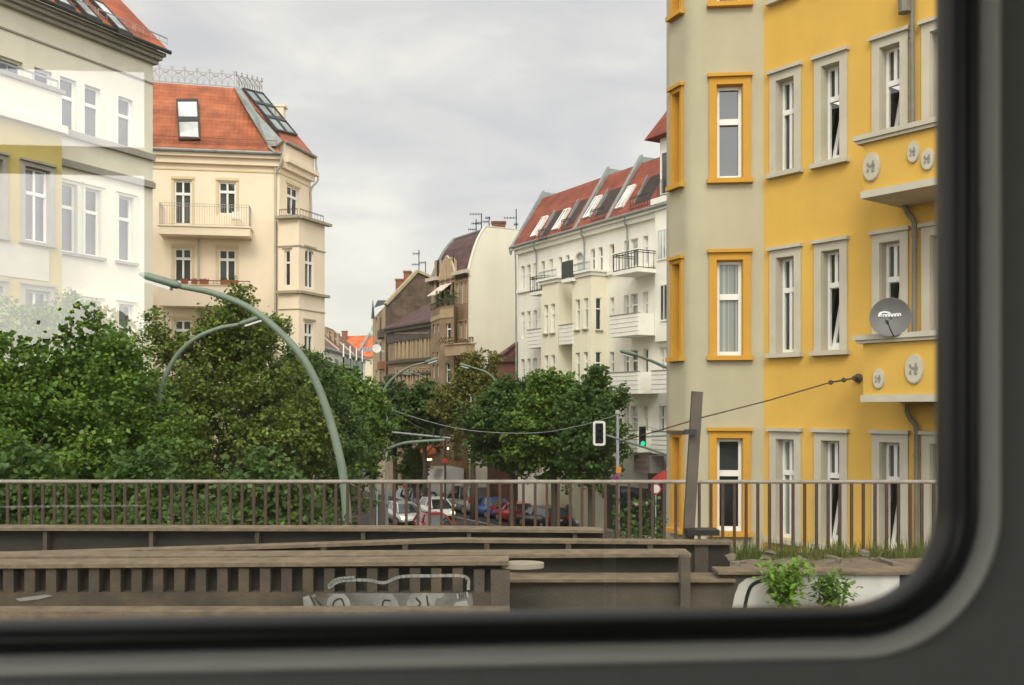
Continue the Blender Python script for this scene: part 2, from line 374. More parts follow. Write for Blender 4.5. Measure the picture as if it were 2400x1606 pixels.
uA0, uA1 = PA.u(1679), PA.u(1741); uB0, uB1 = .20, LB - .10
b = MB()
wallgrid(b, PA, 0, LA, 0, 24, [(uA0, uA1, s, h) for h, s in bayrows], .2)
wallgrid(b, PB, 0, LB, 0, 24, [(uB0, uB1, s, h) for h, s in bayrows], .2)
for p, q in list(zip(plan[1:9], plan[2:10])) + list(zip(plan[10:], plan[11:])):
    b.poly((p.x, p.y, 0), (q.x, q.y, 0), (q.x, q.y, 24), (p.x, p.y, 24))
b.build('bay_wall', M_gpl, yh)
for i, (h, s) in enumerate(bayrows):
    window(yh, PA, uA0, uA1, s, h, .2, glass=[G_dark, G_blue, G_cur, G_dark, G_dark][i], fw=.08, mull=0, transom=.62, surround=M_ybay, sw=.16, sill=M_ybay, sproud=.05)
    window(yh, PB, uB0, uB1, s, h, .2, glass=G_dark, fw=.08, mull=0, transom=.62, surround=M_ybay, sw=.09, sill=M_ybay, sproud=.05)
# roof slab
b = MB(); b.prism([YP.pt(0, 24, .3), YP.pt(9, 24, .3), YP.pt(9, 24, -9), YP.pt(0, 24, -9)], (0, 0, .3)); b.build('roof', M_zinc, yh)
# balconies
BP = YP.off(1.3); ub0 = BP.u(2023)
def balcony(zt, zb, meds):
    m = MB(); m.pbox(YP, ub0, ub0 + 4.4, zb + .13, zt - .1, 1.14, 1.3); m.pbox(YP, ub0, ub0 + .16, zb + .13, zt - .1, 0.002, 1.14); m.pbox(YP, ub0 + 4.24, ub0 + 4.4, zb + .13, zt - .1, 0.002, 1.14)
    bal = m.build('balcony', M_yel, yh)
    m = MB(); m.pbox(YP, ub0 - .03, ub0 + 4.43, zb, zb + .129, 0.004, 1.34); m.build('balcony_slab', M_lgrey, bal)
    m = MB(); m.pbox(YP, ub0 - .14, ub0 + 4.54, zt - .04, zt + .05, 1.05, 1.42); m.pbox(YP, ub0 - .1, ub0 + 4.5, zt - .1, zt - .041, 1.09, 1.38)
    m.pbox(YP, ub0 - .14, ub0 + .2, zt - .04, zt + .05, .004, 1.049); m.build('coping', M_lgrey, bal)
    for x, y, rx, rz in meds:
        u, z = BP.hit(x, y); m = MB(); n = 28
        out = [BP.pt(u + rx * math.cos(2 * math.pi * k / n), z + rz * math.sin(2 * math.pi * k / n), .002) for k in range(n)]
        m.prism(out, BP.n * .035)
        m.prism([BP.pt(u + rx * .93 * math.cos(2 * math.pi * k / n), z + rz * .93 * math.sin(2 * math.pi * k / n), .037) for k in range(n)], BP.n * .012)
        md = m.build('medallion', M_lgrey, bal)
        m = MB()                                      # carved relief of blocks and leaves
        for (a, c, e, f_) in ((-.42, .12, .2, .2), (-.24, 0, .54, .14), (.2, .1, .22, .3), (-.42, -.34, .22, .22), (.14, -.36, .3, .3), (.38, -.05, .12, .2)):
            m.pbox(BP, u + a * rx, u + (a + e) * rx, z + c * rz, z + (c + f_) * rz, .0495, .064)
        m.build('relief_pattern', mat('relief_stone', (.26, .25, .22), .9, .2, 8), md)
    return bal
balcony(EYE + 4.93, EYE + 3.83, [(2044, 392, .17, .26), (2142, 357, .11, .19), (2176, 374, .12, .19), (2230, 350, .17, .26)])
balcony(EYE + 1.27, EYE + .10, [(2061, 888, .11, .18), (2144, 865, .17, .26), (2225, 880, .11, .18)])
# downpipe
def ypt(x, y, o): u, z = YP.off(o).hit(x, y); return YP.pt(u, z, o)
m = MB(); x_ = 2139
m.tube([ypt(2137, -160, .1), ypt(x_, 290, .1)], .05, 8)
m.tube(cr([ypt(2120, 463, .12), ypt(2121, 480, .12), ypt(2128, 500, .1), ypt(2142, 520, .09), ypt(2143, 560, .09), ypt(2143, 790, .09)], 4), .05, 8)
m.tube(cr([ypt(2126, 948, .12), ypt(2127, 968, .12), ypt(2136, 985, .1), ypt(2147, 1003, .09), ypt(2148, 1060, .09), ypt(2148, 1330, .09)], 4), .05, 8)
for x, y in ((2137, 80), (2143, 545), (2148, 1063)): m.tube([ypt(x, y, .09), ypt(x, y + 9, .09)], .062, 8)
m.tube([ypt(2118, -40, .2), ypt(2120, 30, .2)], .12, 8); m.build('downpipe', mat('pipe_grey', (.17, .16, .13), .6, .2, 4), yh)
# satellite dish on the lower balcony
BO = BP.off(-.1); u, z = BO.hit(2105, 746)
dc = BO.pt(u, z, .25); dn = (Vector((0, 0, EYE)) - dc).normalized(); dn = (dn + Vector((-.05, 0, .22))).normalized()
Mx = dn.to_track_quat('Z', 'Y').to_matrix()
dish = thing('satellite_dish', 'grey round satellite dish with white script mark on yellow balcony', 'satellite dish', dc)
m = MB(); m.lathe([(.01, -.075), (.14, -.06), (.26, -.025), (.345, .03), (.352, .034), (.345, .02), (.26, -.04), (.14, -.075), (.01, -.09)], dc, 40, Mx)
M_dish = mat('dish_grey', (.13, .125, .125), .55, .12, 1.5); m.build('reflector', M_dish, dish, True)
upv = Mx @ Vector((0, 1, 0)); rt = Mx @ Vector((1, 0, 0))
if upv.z < 0: upv, rt = -upv, -rt
def dpt(a, b_, c_=.0): return dc + rt * a + upv * b_ + dn * c_
m = MB(); m.tube([dpt(.06, -.34, .0), dpt(.03, -.3, .16), dpt(-.03, -.16, .34)], .012, 6); m.build('feed_arm', M_darkmetal, dish)
m = MB(); m.tube([dpt(-.03, -.17, .33), dpt(-.05, -.12, .27)], .026, 10); m.build('receiver', M_darkmetal, dish)
m = MB(); m.tube([dc - dn * .07, dc - dn * .2, dc - dn * .2 - Vector((0, 0, .42))], .025, 8); m.bar(dc - dn * .2 + Vector((.18, 0, -.34)), dc - dn * .2 + Vector((-.1, 0, -.34)), .08); m.build('mounting_bracket', M_darkmetal, dish)
def bowl(r): return -.075 + .11 * (r / .35) ** 2 + .004
def ribbon(pts, w0, off):
    mm = MB()
    for (a, b_), (c_, d_) in zip(pts, pts[1:]):
        t_ = Vector((c_ - a, d_ - b_, 0)).normalized() * w0; nx, ny = -t_.y, t_.x
        mm.prism([dpt(a + nx, b_ + ny, bowl(math.hypot(a, b_)) + off), dpt(c_ + nx, d_ + ny, bowl(math.hypot(c_, d_)) + off), dpt(c_ - nx, d_ - ny, bowl(math.hypot(c_, d_)) + off), dpt(a - nx, b_ - ny, bowl(math.hypot(a, b_)) + off)], dn * .003)
    return mm
lg = ribbon([(-.2, .03), (-.18, .09), (-.11, .115), (-.04, .105), (0, .08)], .014, .004)
for (a, h_) in ((-.16, .05), (-.1, .05), (-.05, .05), (.0, .045), (.05, .05), (.1, .055), (.15, .05)):
    q = ribbon([(a - .015, .025), (a - .012, .025 + h_), (a + .016, .02 + h_), (a + .018, .03)], .009, .004); lg.add(q.v, q.f)
lg.build('lettering', mat('white_print', (.7, .7, .68), .5, 0), dish)
# wire anchored on the yellow wall
m = MB(); a = ypt(2005, 886, .12)
m.lathe([(.012, 0), (.09, .0), (.09, .03), (.03, .05), (.03, .12), (.012, .12)], a - YP.n * .11, 10, YP.n.to_track_quat('Z', 'Y').to_matrix()); an = m.build('wall_hook', mat('rusty_iron', (.09, .06, .045), .7, .3, 6), None, org=a)
tag(an, 'rusty iron ring hook on the yellow wall holding a span wire', 'hook')

# ---------------------------------------------------------------- tall pale house (with red roof) at the side street
LP = Plane(tuple(px(358, HY, 36.5)[:2]), (-1200, -2300))          # u runs towards the viewer / leftwards
M_lh = mat('greyish_cream_plaster', (.74, .70, .56), .92, .06, .5, streak=.1, bump=.1)
M_lhy = mat('mustard_plaster', (.47, .38, .12), .92, .08, .6, streak=.12)
M_trimd = mat('grey_string_course', (.30, .28, .23), .85, .15, 2)
M_tile = tilemat('red_roof_tiles', (.38, .085, .03), (.48, .125, .045), (.12, .035, .018))
lh = thing('apartment_house', 'pale tall house with red tiled roof and mustard bay seen behind bright glass reflections', 'house', (-15, 33, 0))
LL = 26.0
def lz(x, y): return LP.hit(x, y)[1]
eave_z = lz(358, 152); 
colsL = [(30, 66), (96, 122), (155, 180), (211, 236), (290, 312)]
uc = [(LP.u(b_), LP.u(a_)) for a_, b_ in colsL]
heads = [lz(297, 231), lz(297, 462), lz(297, 714)]; heads = heads + [heads[-1] - 4.0, heads[-1] - 7.9]
tall = [1.9, 2.35, 2.35, 2.3, 2.3]
BU = LP.u(102)                                      # bay begins here
hs = []; ws = []
more = [(u0_ + k * 3.2, u0_ + k * 3.2 + .95) for k, u0_ in ((1, uc[1][0]), (2, uc[1][0]), (3, uc[1][0]), (4, uc[1][0]))]
for h_, t_ in zip(heads, tall):
    for i, (ua, ub) in enumerate(uc[1:]):
        ub = max(ub, ua + .66); hs.append((ua, ub, h_ - t_, h_)); ws.append((ua, ub, h_ - t_, h_))
    if h_ == heads[0]: hs.append((BU + .75, BU + 1.75, h_ - t_, h_)); ws.append(hs[-1])
m = MB(); wallgrid(m, LP, 0, LL, 0, eave_z, hs, .2); m.poly(LP.pt(0, 0), LP.pt(0, 0, -11), LP.pt(0, eave_z, -11), LP.pt(0, eave_z)); m.build('wall', M_lh, lh)
for ua, ub, z0, z1 in ws: window(lh, LP, ua, ub, z0, z1, .2, glass=G_mid, mull=0, sill=M_trimd if z1 < heads[0] - 1 else None, surround=M_lh if z1 < heads[0] - 1 else None, sw=.1, sproud=.04)
m = MB()
for y in (372, 437): z = LP.hit(358, y)[1]; m.pbox(LP, 0, BU - .002, z - .1, z + .1, .003, .16); m.pbox(LP, 0, BU - .002, z + .101, z + .16, .003, .08)
z = lz(358, 197) ; m.pbox(LP, 0, LL, z - .03, z + .03, .003, .05)
m.build('string_course', M_trimd, lh)
# bay with balcony on top
bt = LP.off(.9).hit(102, 262)[1]; PBy = LP.off(.9)
m = MB(); bh = []
bays = [(BU + .45, BU + 1.35), (BU + 2.1, BU + 3.0), (BU + 3.8, BU + 4.7)]
for h_, t_ in list(zip(heads, tall))[1:]:
    for a, b_ in bays: bh.append((a, b_, h_ - t_, h_))
wallgrid(m, PBy, BU, BU + 5.6, 0, bt - .55, bh, .22); m.poly(LP.pt(BU, 0), LP.pt(BU, 0, .9), LP.pt(BU, bt - .55, .9), LP.pt(BU, bt - .55)); m.poly(LP.pt(BU + 5.6, 0), LP.pt(BU + 5.6, 0, .9), LP.pt(BU + 5.6, bt - .55, .9), LP.pt(BU + 5.6, bt - .55))
bw = m.build('bay_wall', M_lhy, lh)
for a, b_, z0, z1 in bh: window(lh, PBy, a, b_, z0, z1, .22, glass=G_mid, surround=M_trimd, sw=.15, sill=M_trimd)
m = MB(); m.pbox(LP, BU - .1, BU + 5.7, bt - .55, bt - .3, .004, 1.08); m.pbox(LP, BU, BU + 5.6, bt - .299, bt + .75, .75, .9); m.pbox(LP, BU, BU + .15, bt - .299, bt + .75, .004, .749); m.build('balcony_parapet', M_lh, bw)
m = MB(); m.pbox(LP, BU - .08, BU + 5.68, bt + .751, bt + .87, .68, .98); m.pbox(LP, BU - .08, BU + .2, bt + .751, bt + .87, .004, .679); m.build('coping', M_trimd, bw)
m = MB(); rail(m, LP.pt(BU + .1, bt + .87, .83), LP.pt(BU + 5.5, bt + .87, .83), .3, 6, .02); m.build('railing', M_steel, bw)
for h_ in heads[1:3]:
    m = MB(); m.pbox(LP, BU + .5, BU + 5.1, h_ - 3.55, h_ - 2.55, .904, .94); m.build('panel', M_lgrey, bw)
# eave and roof
m = MB(); m.pbox(LP, -.1, LL, eave_z, eave_z + .14, -.2, .2); m.pbox(LP, -.16, LL, eave_z + .141, eave_z + .27, -.2, .34); m.pbox(LP, -.22, LL, eave_z + .271, eave_z + .4, -.2, .46); m.build('cornice', M_trimd, lh)
rz0 = eave_z + .41; pitch = 43; run = 6.5; ov = .56
def rp(u, s, up=0): return LP.pt(u, rz0 + s * math.tan(R(pitch)) + up, ov - s)
tl = MB(); tl.prism([rp(-.25, 0), rp(LL, 0), rp(LL, run), rp(-.25, run)], (0, 0, .1)); rf = tl.build('roof', M_tile, lh)
tl = MB(); tl.prism([LP.pt(-.02, eave_z, 0), rp(-.02, .3, -.01), rp(-.02, run, -.01), LP.pt(-.02, eave_z, -12)], LP.d * .1); tl.build('gable_wall', M_lh, rf)
m = MB(); m.tube([LP.pt(-.27, rz0 + .02, ov + .06), LP.pt(LL, rz0 + .02, ov + .06)], .08, 8); m.build('gutter', M_darkmetal, rf)
for (xa, ya, xb, yb, wd) in ((228, 10, 312, 91, .62), (180, 0, 240, 59, .62), (142, -8, 178, 31, .62)):
    # skylight: foot at (xb,yb), head at (xa,ya)
    def onroof(x, y):
        d0 = Vector(((x - CX) / F, 1, (HY - y) / F)); o0 = Vector((0, 0, EYE))
        a, b_, c_ = rp(0, 0, .1), rp(5, 0, .1), rp(0, 3, .1); n = (b_ - a).cross(c_ - a); t_ = (a - o0).dot(n) / d0.dot(n); return o0 + d0 * t_
    q = onroof(xb, yb); s = (q.z - rz0 - .1) / math.tan(R(pitch)); u = (q - LP.A).dot(LP.d); hgt = 1.5
    def bx(mm, ua, ub, sa, sb, up0, up1): mm.hexa([rp(ua, sa, up0), rp(ub, sa, up0), rp(ub, sb, up0), rp(ua, sb, up0)], [rp(ua, sa, up1), rp(ub, sa, up1), rp(ub, sb, up1), rp(ua, sb, up1)])
    f_ = MB(); bx(f_, u, u + wd, s, s + hgt, .102, .20); bx(f_, u, u + wd, s, s + .07, .201, .27); bx(f_, u, u + wd, s + hgt - .07, s + hgt, .201, .27); bx(f_, u, u + .08, s + .07, s + hgt - .07, .201, .27); bx(f_, u + wd - .08, u + wd, s + .07, s + hgt - .07, .201, .27)
    sk = f_.build('skylight', M_darkmetal, rf)
    f_ = MB(); bx(f_, u + .08, u + wd - .08, s + .07, s + hgt - .07, .202, .235); f_.build('pane', G_white, sk)
m = MB()
for k in range(7): rail(m, rp(-.5 + k * 1.6, .35, .12), rp(1.0 + k * 1.6, .35, .12), .26, 4, .012)
m.build('snow_guard', M_steel, rf)
# ---------------------------------------------------------------- cream corner house
M_cr = mat('cream_plaster', (.84, .705, .535), .92, .05, .5, streak=.08, bump=.08)
M_cr2 = mat('cream_trim', (.66, .53, .32), .88, .07, 2)
ch = thing('corner_house', 'cream corner house with orange tiled mansard, green skylight and ironwork cresting', 'house', (-14, 55, 0))
CP = Plane(tuple(px(655, HY, 52)[:2]), (-14500, -2300))      # u runs leftwards from the corner
CL = 10.5
ARCHM[ch] = M_cr
ez = CP.hit(655, 372)[1] - .1
hs = []; W = []
for (a, b_) in ((408, 449), (512, 553)):
    ua, ub = CP.u(b_), CP.u(a)
    for (yt, yb) in (((423, 527) if a == 408 else (423, 500)), (582, 662), (750, 830), (915, 995)):
        hs.append((ua, ub, CP.hit(430, yb)[1], CP.hit(430, yt)[1])); W.append(hs[-1])
m = MB(); wallgrid(m, CP, 0, CL, 0, ez, hs, .16)
# chamfered corner going back to the right
KP = Plane(tuple(px(655, HY, 52)[:2]), tuple((px(728, HY, 55.4) - px(655, HY, 52))[:2])); KL = (px(728, HY, 55.4) - px(655, HY, 52)).length
k0, k1 = KP.u(673), KP.u(700)
kh = [(k0, k1, KP.hit(690, 509)[1], KP.hit(690, 440)[1])]
wallgrid(m, KP, 0, KL, 0, ez, kh, .16)
e = KP.pt(KL, 0); e2 = e + Vector((-9, 16, 0))
m.poly(e, e2, (e2.x, e2.y, ez), (e.x, e.y, ez)); m.build('wall', M_cr, ch)
for h in W: window(ch, CP, *h, .16, glass=G_mid, fw=.085, mull=1, transom=.7, name='window', surround=None)
window(ch, KP, *kh[0], .16, glass=G_dark, fw=.085)
m = MB()
for h in W:
    m.pbox(CP, h[0] - .14, h[1] + .14, h[3] + .06, h[3] + .2, .003, .09); m.pbox(CP, h[0] - .14, h[0] - .02, h[2], h[3] + .059, .003, .03); m.pbox(CP, h[1] + .02, h[1] + .14, h[2], h[3] + .059, .003, .03)
m.pbox(KP, k0 - .14, k1 + .14, kh[0][3] + .06, kh[0][3] + .2, .003, .09)
z = CP.hit(655, 405)[1]; m.pbox(CP, 0, CL, z - .04, z + .04, .003, .04); m.pbox(KP, 0, KL, z - .04, z + .04, .003, .04); m.build('lintel', M_cr2, ch)
m = MB(); m.pbox(CP, -.1, CL, ez - .35, ez - .02, .003, .22); m.pbox(CP, -.2, CL, ez - .019, ez + .2, -.1, .42)
m.pbox(KP, .1, KL + .1, ez - .35, ez - .02, .004, .22); m.pbox(KP, .25, KL + .25, ez - .019, ez + .2, -.1, .42); m.build('cornice', M_cr, ch)
# gutter + roof
D0 = 52.0
def c3(x, y, Y): return px(x, y, Y)
E1, E2 = CP.pt(CL, ez + .24, .5), CP.pt(-.15, ez + .24, .5)
def back(p, s, up): return p - CP.n * s + Vector((0, 0, up))
RH, RS = 4.35, 2.6
T1 = back(E1, RS, RH); T2 = c3(548, 207, 52 - .5 + RS)
B1 = KP.pt(.3, ez + 1.05, .25); B2 = KP.pt(KL + .15, ez + 1.05, .25)
T2b = c3(561, 207.5, T2.y + .3)
def onp(x, y, P0, P1, P2, lift=0.0):
    d0 = Vector(((x - CX) / F, 1, (HY - y) / F)); o0 = Vector((0, 0, EYE)); n = (P1 - P0).cross(P2 - P0).normalized()
    if n.dot(d0) > 0: n = -n
    a = P0 + n * lift; return o0 + d0 * ((a - o0).dot(n) / d0.dot(n)), n
T3 = onp(617, 219, B1, B2, T2b)[0]
mm = MB(); mm.prism([E1, E2, T2, T1], -CP.n * .12); roof = mm.build('roof', tilemat('orange_roof_tiles', (.38, .105, .042), (.46, .145, .06), (.12, .045, .025), .23, .30), ch)
M_tile_c = MATS['orange_roof_tiles']
nk = (B2 - B1).cross(T2b - B1).normalized()
if nk.dot(Vector((0, -1, 0))) < 0: nk = -nk
mm = MB(); mm.prism([B1, B2, T3, T2b], -nk * .12); mm.build('corner_roof', M_tile_c, roof)
mm = MB(); mm.poly(B2, T3, T3 + Vector((-7, 8, 0)), B2 + Vector((-7, 14, 0))); mm.poly(T1, T2, T2b, T3, T3 + Vector((-7, 8, 0)), T1 + Vector((0, 9, 0))); mm.build('roof_back', M_zinc, roof)
# grey sheet-metal valley between the two slopes
mm = MB(); a1, a2 = T2, T2b; lo1 = c3(629, 343, 51.6); lo2 = c3(662, 330, 52.0); lo3 = c3(645, 342, 51.5)
mm.prism([a1 + Vector((0, -.12, .05)), a2 + Vector((.05, -.12, .05)), c3(600, 262, 52.6), lo2, lo3, lo1, c3(580, 262, 52.4)], Vector((0, .25, 0))); mm.tube([lo1, c3(645, 358, 51.3), E2 + Vector((0, -.05, 0))], .07, 6); mm.build('flashing', M_zinc, roof)
# attic block over the corner
z0, z1 = ez + .201, ez + 1.0
mm = MB(); mm.pbox(KP, .3, KL + .1, z0, z1, -2.2, .15); at = mm.build('attic_wall', M_cr, ch)
mm = MB(); mm.tube([B1 + Vector((0, -.06, 0)), B2 + Vector((0.04, -.06, 0))], .08, 8); mm.tube([E1 + CP.n * .05, E2 + CP.n * .05], .08, 8)
mm.build('gutter', M_zinc, roof)
mm = MB(); q = KP.pt(KL + .2, 0, .3)
mm.tube(cr([(B2.x, B2.y - .05, B2.z), (B2.x + .03, B2.y - .1, B2.z - .5), (q.x, q.y, ez + .1), (q.x + .05, q.y - .03, ez - .25), (e.x + .06, e.y - .12, ez - .8), (e.x + .06, e.y - .12, ez - 1.6), (e.x + .06, e.y - .12, CP.hit(655, 505)[1])], 5), .06, 8)
u_ = CP.u(646)
mm.tube(cr([CP.pt(-.15, ez + .2, .5), CP.pt(-.1, ez - .3, .4), CP.pt(u_, ez - .8, .1), CP.pt(u_, ez - 1.6, .1), CP.pt(u_, 2, .1)], 4), .06, 8)
u_ = CP.u(466); mm.tube([CP.pt(u_, CP.hit(466, 553)[1], .09), CP.pt(u_, 1, .09)], .05, 8); mm.build('downpipe', mat('pipe_pale', (.45, .42, .34), .6, .15, 3), ch)
# skylight on the big slope
def onp(x, y, P0, P1, P2, lift=0.0):
    d0 = Vector(((x - CX) / F, 1, (HY - y) / F)); o0 = Vector((0, 0, EYE)); n = (P1 - P0).cross(P2 - P0).normalized()
    if n.dot(d0) > 0: n = -n
    a = P0 + n * lift; return o0 + d0 * ((a - o0).dot(n) / d0.dot(n)), n
def quadslab(mm, P, n, a, b_): mm.prism([p + n * a for p in P], n * (b_ - a))
def lerp4(P, s, t): return (P[0].lerp(P[1], s)).lerp(P[3].lerp(P[2], s), t)
def framed(parent, P, n, nx, ny, fw, fm, gm, name):
    f_ = MB(); quadslab(f_, P, n, .0, .06); sk = None
    def sub(s0, s1, t0, t1): return [lerp4(P, s0, t0), lerp4(P, s1, t0), lerp4(P, s1, t1), lerp4(P, s0, t1)]
    for i in range(nx + 1): c_ = i / nx; quadslab(f_, sub(max(0, c_ - fw), min(1, c_ + fw), 0, 1), n, .061, .13)
    for j in range(ny + 1): c_ = j / ny; quadslab(f_, sub(0, 1, max(0, c_ - fw * .8), min(1, c_ + fw * .8)), n, .0615, .135)
    sk = f_.build(name, fm, parent)
    for i in range(nx):
        for j in range(ny):
            g_ = MB(); quadslab(g_, sub(i / nx + fw, (i + 1) / nx - fw, j / ny + fw * .8, (j + 1) / ny - fw * .8), n, .062, .085); g_.build('pane', gm, sk)
    return sk
P = [onp(x, y, E1, E2, T1, .02) for x, y in ((419, 331), (470, 331), (465, 236), (413, 236))]; framed(roof, [p[0] for p in P], P[0][1], 1, 2, .07, M_darkmetal, G_white, 'skylight')
P = [onp(x, y, B1, B2, T2b, .02) for x, y in ((648, 309), (695, 320), (614, 221), (567, 209))]; framed(roof, [p[0] for p in P], P[0][1], 2, 3, .035, M_darkmetal, G_sky, 'roof_glazing')
mm = MB(); c0 = c3(653, 262, 58); mm.box((c0.x - .28, c0.y, c0.z - 2.5), (c0.x + .28, c0.y + .6, c0.z + .3)); mm.box((c0.x - .36, c0.y - .05, c0.z + .301), (c0.x + .4, c0.y + .65, c0.z + .42)); mm.build('chimney', M_cr, roof)
mm = MB(); rail(mm, E1.lerp(T1, .1) + CP.n * .12, E2.lerp(T2, .1) + CP.n * .12, .3, 14, .014); mm.build('snow_guard', mat('rusty_red_iron', (.25, .09, .05), .7, .2, 4), roof)
# ironwork cresting along the flat roof
Mcr = mat('crest_iron', (.38, .36, .33), .6, .1)
def crest(a, b_, n, h):
    mm = MB(); a, b_ = Vector(a), Vector(b_); Z = Vector((0, 0, 1)); d = (b_ - a) / n
    mm.bar(a + Z * .06, b_ + Z * .06, .04)
    for i in range(n + 1):
        p = a + d * i; mm.bar(p, p + Z * h, .03)
        mm.tube([p + d * .2 + Z * h * .82, p + Z * h * .74, p - d * .2 + Z * h * .82], .025, 5); mm.tube([p + d * .13 + Z * h, p + Z * h * .8, p - d * .13 + Z * h], .02, 5)
        if i < n:
            c_ = p + d * .5
            mm.tube([c_ + d * .5 * math.cos(R(t_)) + Z * h * .55 * math.sin(R(t_)) + Z * .05 for t_ in range(0, 181, 20)], .02, 5)
            for t_ in (50, 70, 90, 110, 130): mm.bar(c_ + Z * .07, c_ + d * .42 * math.cos(R(t_)) + Z * (.05 + h * .5 * math.sin(R(t_))), .018)
            mm.tube([c_ + d * .3 + Z * h * .72, c_ + Z * h * .6, c_ - d * .3 + Z * h * .72], .03, 5); mm.bar(c_ + d * .24 + Z * h * .76, c_ - d * .24 + Z * h * .76, .03)
    return mm
crest(T1 + Vector((0, .1, .05)), T2 + Vector((0, .1, .05)), 12, .95).build('cresting', Mcr, roof)
crest(T2 + Vector((.1, .2, .05)), T3 + Vector((-.1, .1, .02)), 5, .95).build('cresting', Mcr, roof)
# oriel on the corner
OP1 = [px(652, HY, 51.7), px(700, HY, 51.35), px(761, HY, 53.6)]
O1 = Plane(tuple(OP1[0][:2]), tuple((OP1[1] - OP1[0])[:2])); O2 = Plane(tuple(OP1[1][:2]), tuple((OP1[2] - OP1[1])[:2]))
l1, l2 = (OP1[1] - OP1[0]).length, (OP1[2] - OP1[1]).length
top = O1.hit(700, 512)[1]
r1 = [(O1.u(667), O1.u(680), O1.hit(672, 671)[1], O1.hit(672, 587)[1]), (O1.u(667), O1.u(680), O1.hit(672, 840)[1], O1.hit(672, 755)[1]), (O1.u(667), O1.u(680), O1.hit(672, 1000)[1], O1.hit(672, 915)[1])]
r2 = [(O2.u(715), O2.u(736), O2.hit(725, 677)[1], O2.hit(725, 585)[1]), (O2.u(714), O2.u(735), O2.hit(725, 842)[1], O2.hit(725, 756)[1]), (O2.u(714), O2.u(735), O2.hit(725, 1000)[1], O2.hit(725, 915)[1])]
mm = MB(); wallgrid(mm, O1, 0, l1, 0, top, r1, .14); wallgrid(mm, O2, 0, l2, 0, top, r2, .14)
b_ = OP1[2]; bb = b_ + Vector((-3.2, 4.2, 0)); mm.poly((b_.x, b_.y, 0), (bb.x, bb.y, 0), (bb.x, bb.y, top), (b_.x, b_.y, top))
a_ = OP1[0]; mm.poly(*[(p.x, p.y, top) for p in (a_, OP1[1], b_, bb)]); orl = mm.build('oriel', M_cr, ch); ARCHM[orl] = M_cr
for i, h in enumerate(r1): window(ch, O1, *h, .14, glass=G_dark, fw=.06, mull=0)
for i, h in enumerate(r2): window(ch, O2, *h, .14, glass=G_dark, fw=.09, mull=1, arch=.25 if i == 0 else False)
mm = MB(); 
for zt, t_, pr in ((top + .14, .14, .3), (O1.hit(700, 681)[1], .14, .22), (O1.hit(700, 723)[1], .05, .04), (O1.hit(700, 577)[1] + .06, .06, .05), (O1.hit(700, 845)[1], .14, .22)):
    mm.pbox(O1, -.05, l1 + pr * .3, zt - t_, zt, .003, pr); mm.pbox(O2, -pr * .2, l2 + pr, zt - t_, zt, .004, pr + .001)
for P_, hh in ((O1, r1), (O2, r2)):
    for h in hh[:2]: mm.pbox(P_, h[0] - .12, h[1] + .12, h[3] + .08, h[3] + .18, .003, .07)
mm.build('ledge', mat('weathered_ledge', (.36, .31, .22), .85, .15, 3), orl)
mm = MB(); tz = top + .14; rail(mm, O1.pt(.1, tz, .05), O1.pt(l1 - .05, tz, .05), .38, 8, .014, rails=3); rail(mm, O2.pt(.05, tz, .05), O2.pt(l2 - .2, tz, .05), .38, 8, .014, rails=3); mm.build('railing', M_darkmetal, orl)
# balconies
u0, u1 = CP.u(591), CP.u(381); s1 = CP.off(1.1)
zt, zb = s1.hit(480, 532)[1], s1.hit(480, 551)[1]
mm = MB(); mm.pbox(CP, u0, u1, zb, zt, .003, 1.1); mm.pbox(CP, u0 - .06, u1 + .06, zt + .001, zt + .07, .003, 1.16); bal = mm.build('balcony', M_cr, ch)
mm = MB(); hh = s1.hit(480, 481)[1] - zt; rail(mm, CP.pt(u0 + .05, zt + .07, 1.08), CP.pt(u1 - .05, zt + .07, 1.08), hh, 36, .014, rails=2); rail(mm, CP.pt(u0 + .05, zt + .07, .1), CP.pt(u0 + .05, zt + .07, 1.07), hh, 6, .014); rail(mm, CP.pt(u1 - .05, zt + .07, .1), CP.pt(u1 - .05, zt + .07, 1.07), hh, 6, .014); mm.build('railing', mat('pale_iron', (.36, .35, .30), .5, .1), bal)
zt, zb = s1.hit(480, 669)[1], s1.hit(480, 718)[1]
mm = MB(); mm.pbox(CP, u0, u1, zb, zt, .98, 1.1); mm.pbox(CP, u0, u0 + .12, zb, zt, .003, .979); mm.pbox(CP, u1 - .12, u1, zb, zt, .003, .979); mm.pbox(CP, u0 + .12, u1 - .12, zb, zb + .15, .003, .979); bal2 = mm.build('balcony', M_cr, ch)
mm = MB(); mm.pbox(CP, u0 - .04, u1 + .04, zt + .001, zt + .05, .93, 1.15); mm.build('coping', M_cr2, bal2)
mm = MB(); rail(mm, CP.pt(u0, zt + .05, 1.12), CP.pt(u1, zt + .05, 1.12), .2, 5, .014); mm.build('railing', M_darkmetal, bal2)
BALZ = zt + .05; BALP = CP
M_terra = mat('terracotta', (.34, .11, .06), .8, .15, 5); M_pl = mat('pot_plant_leaves', (.06, .11, .03), .7, .3, 9, trans=.3)
def plantlet(mm, c, rx, ry, h, n, s):
    for k in range(n):
        p = Vector(c) + Vector((random.uniform(-rx, rx), random.uniform(-ry, ry), random.random() * h)); d = Vector((random.gauss(0, 1), random.gauss(0, 1), random.gauss(.4, 1))).normalized(); q = d.orthogonal().normalized()
        mm.poly(p, p + d * s * .5 + q * s * .3, p + d * s, p + d * s * .5 - q * s * .3)
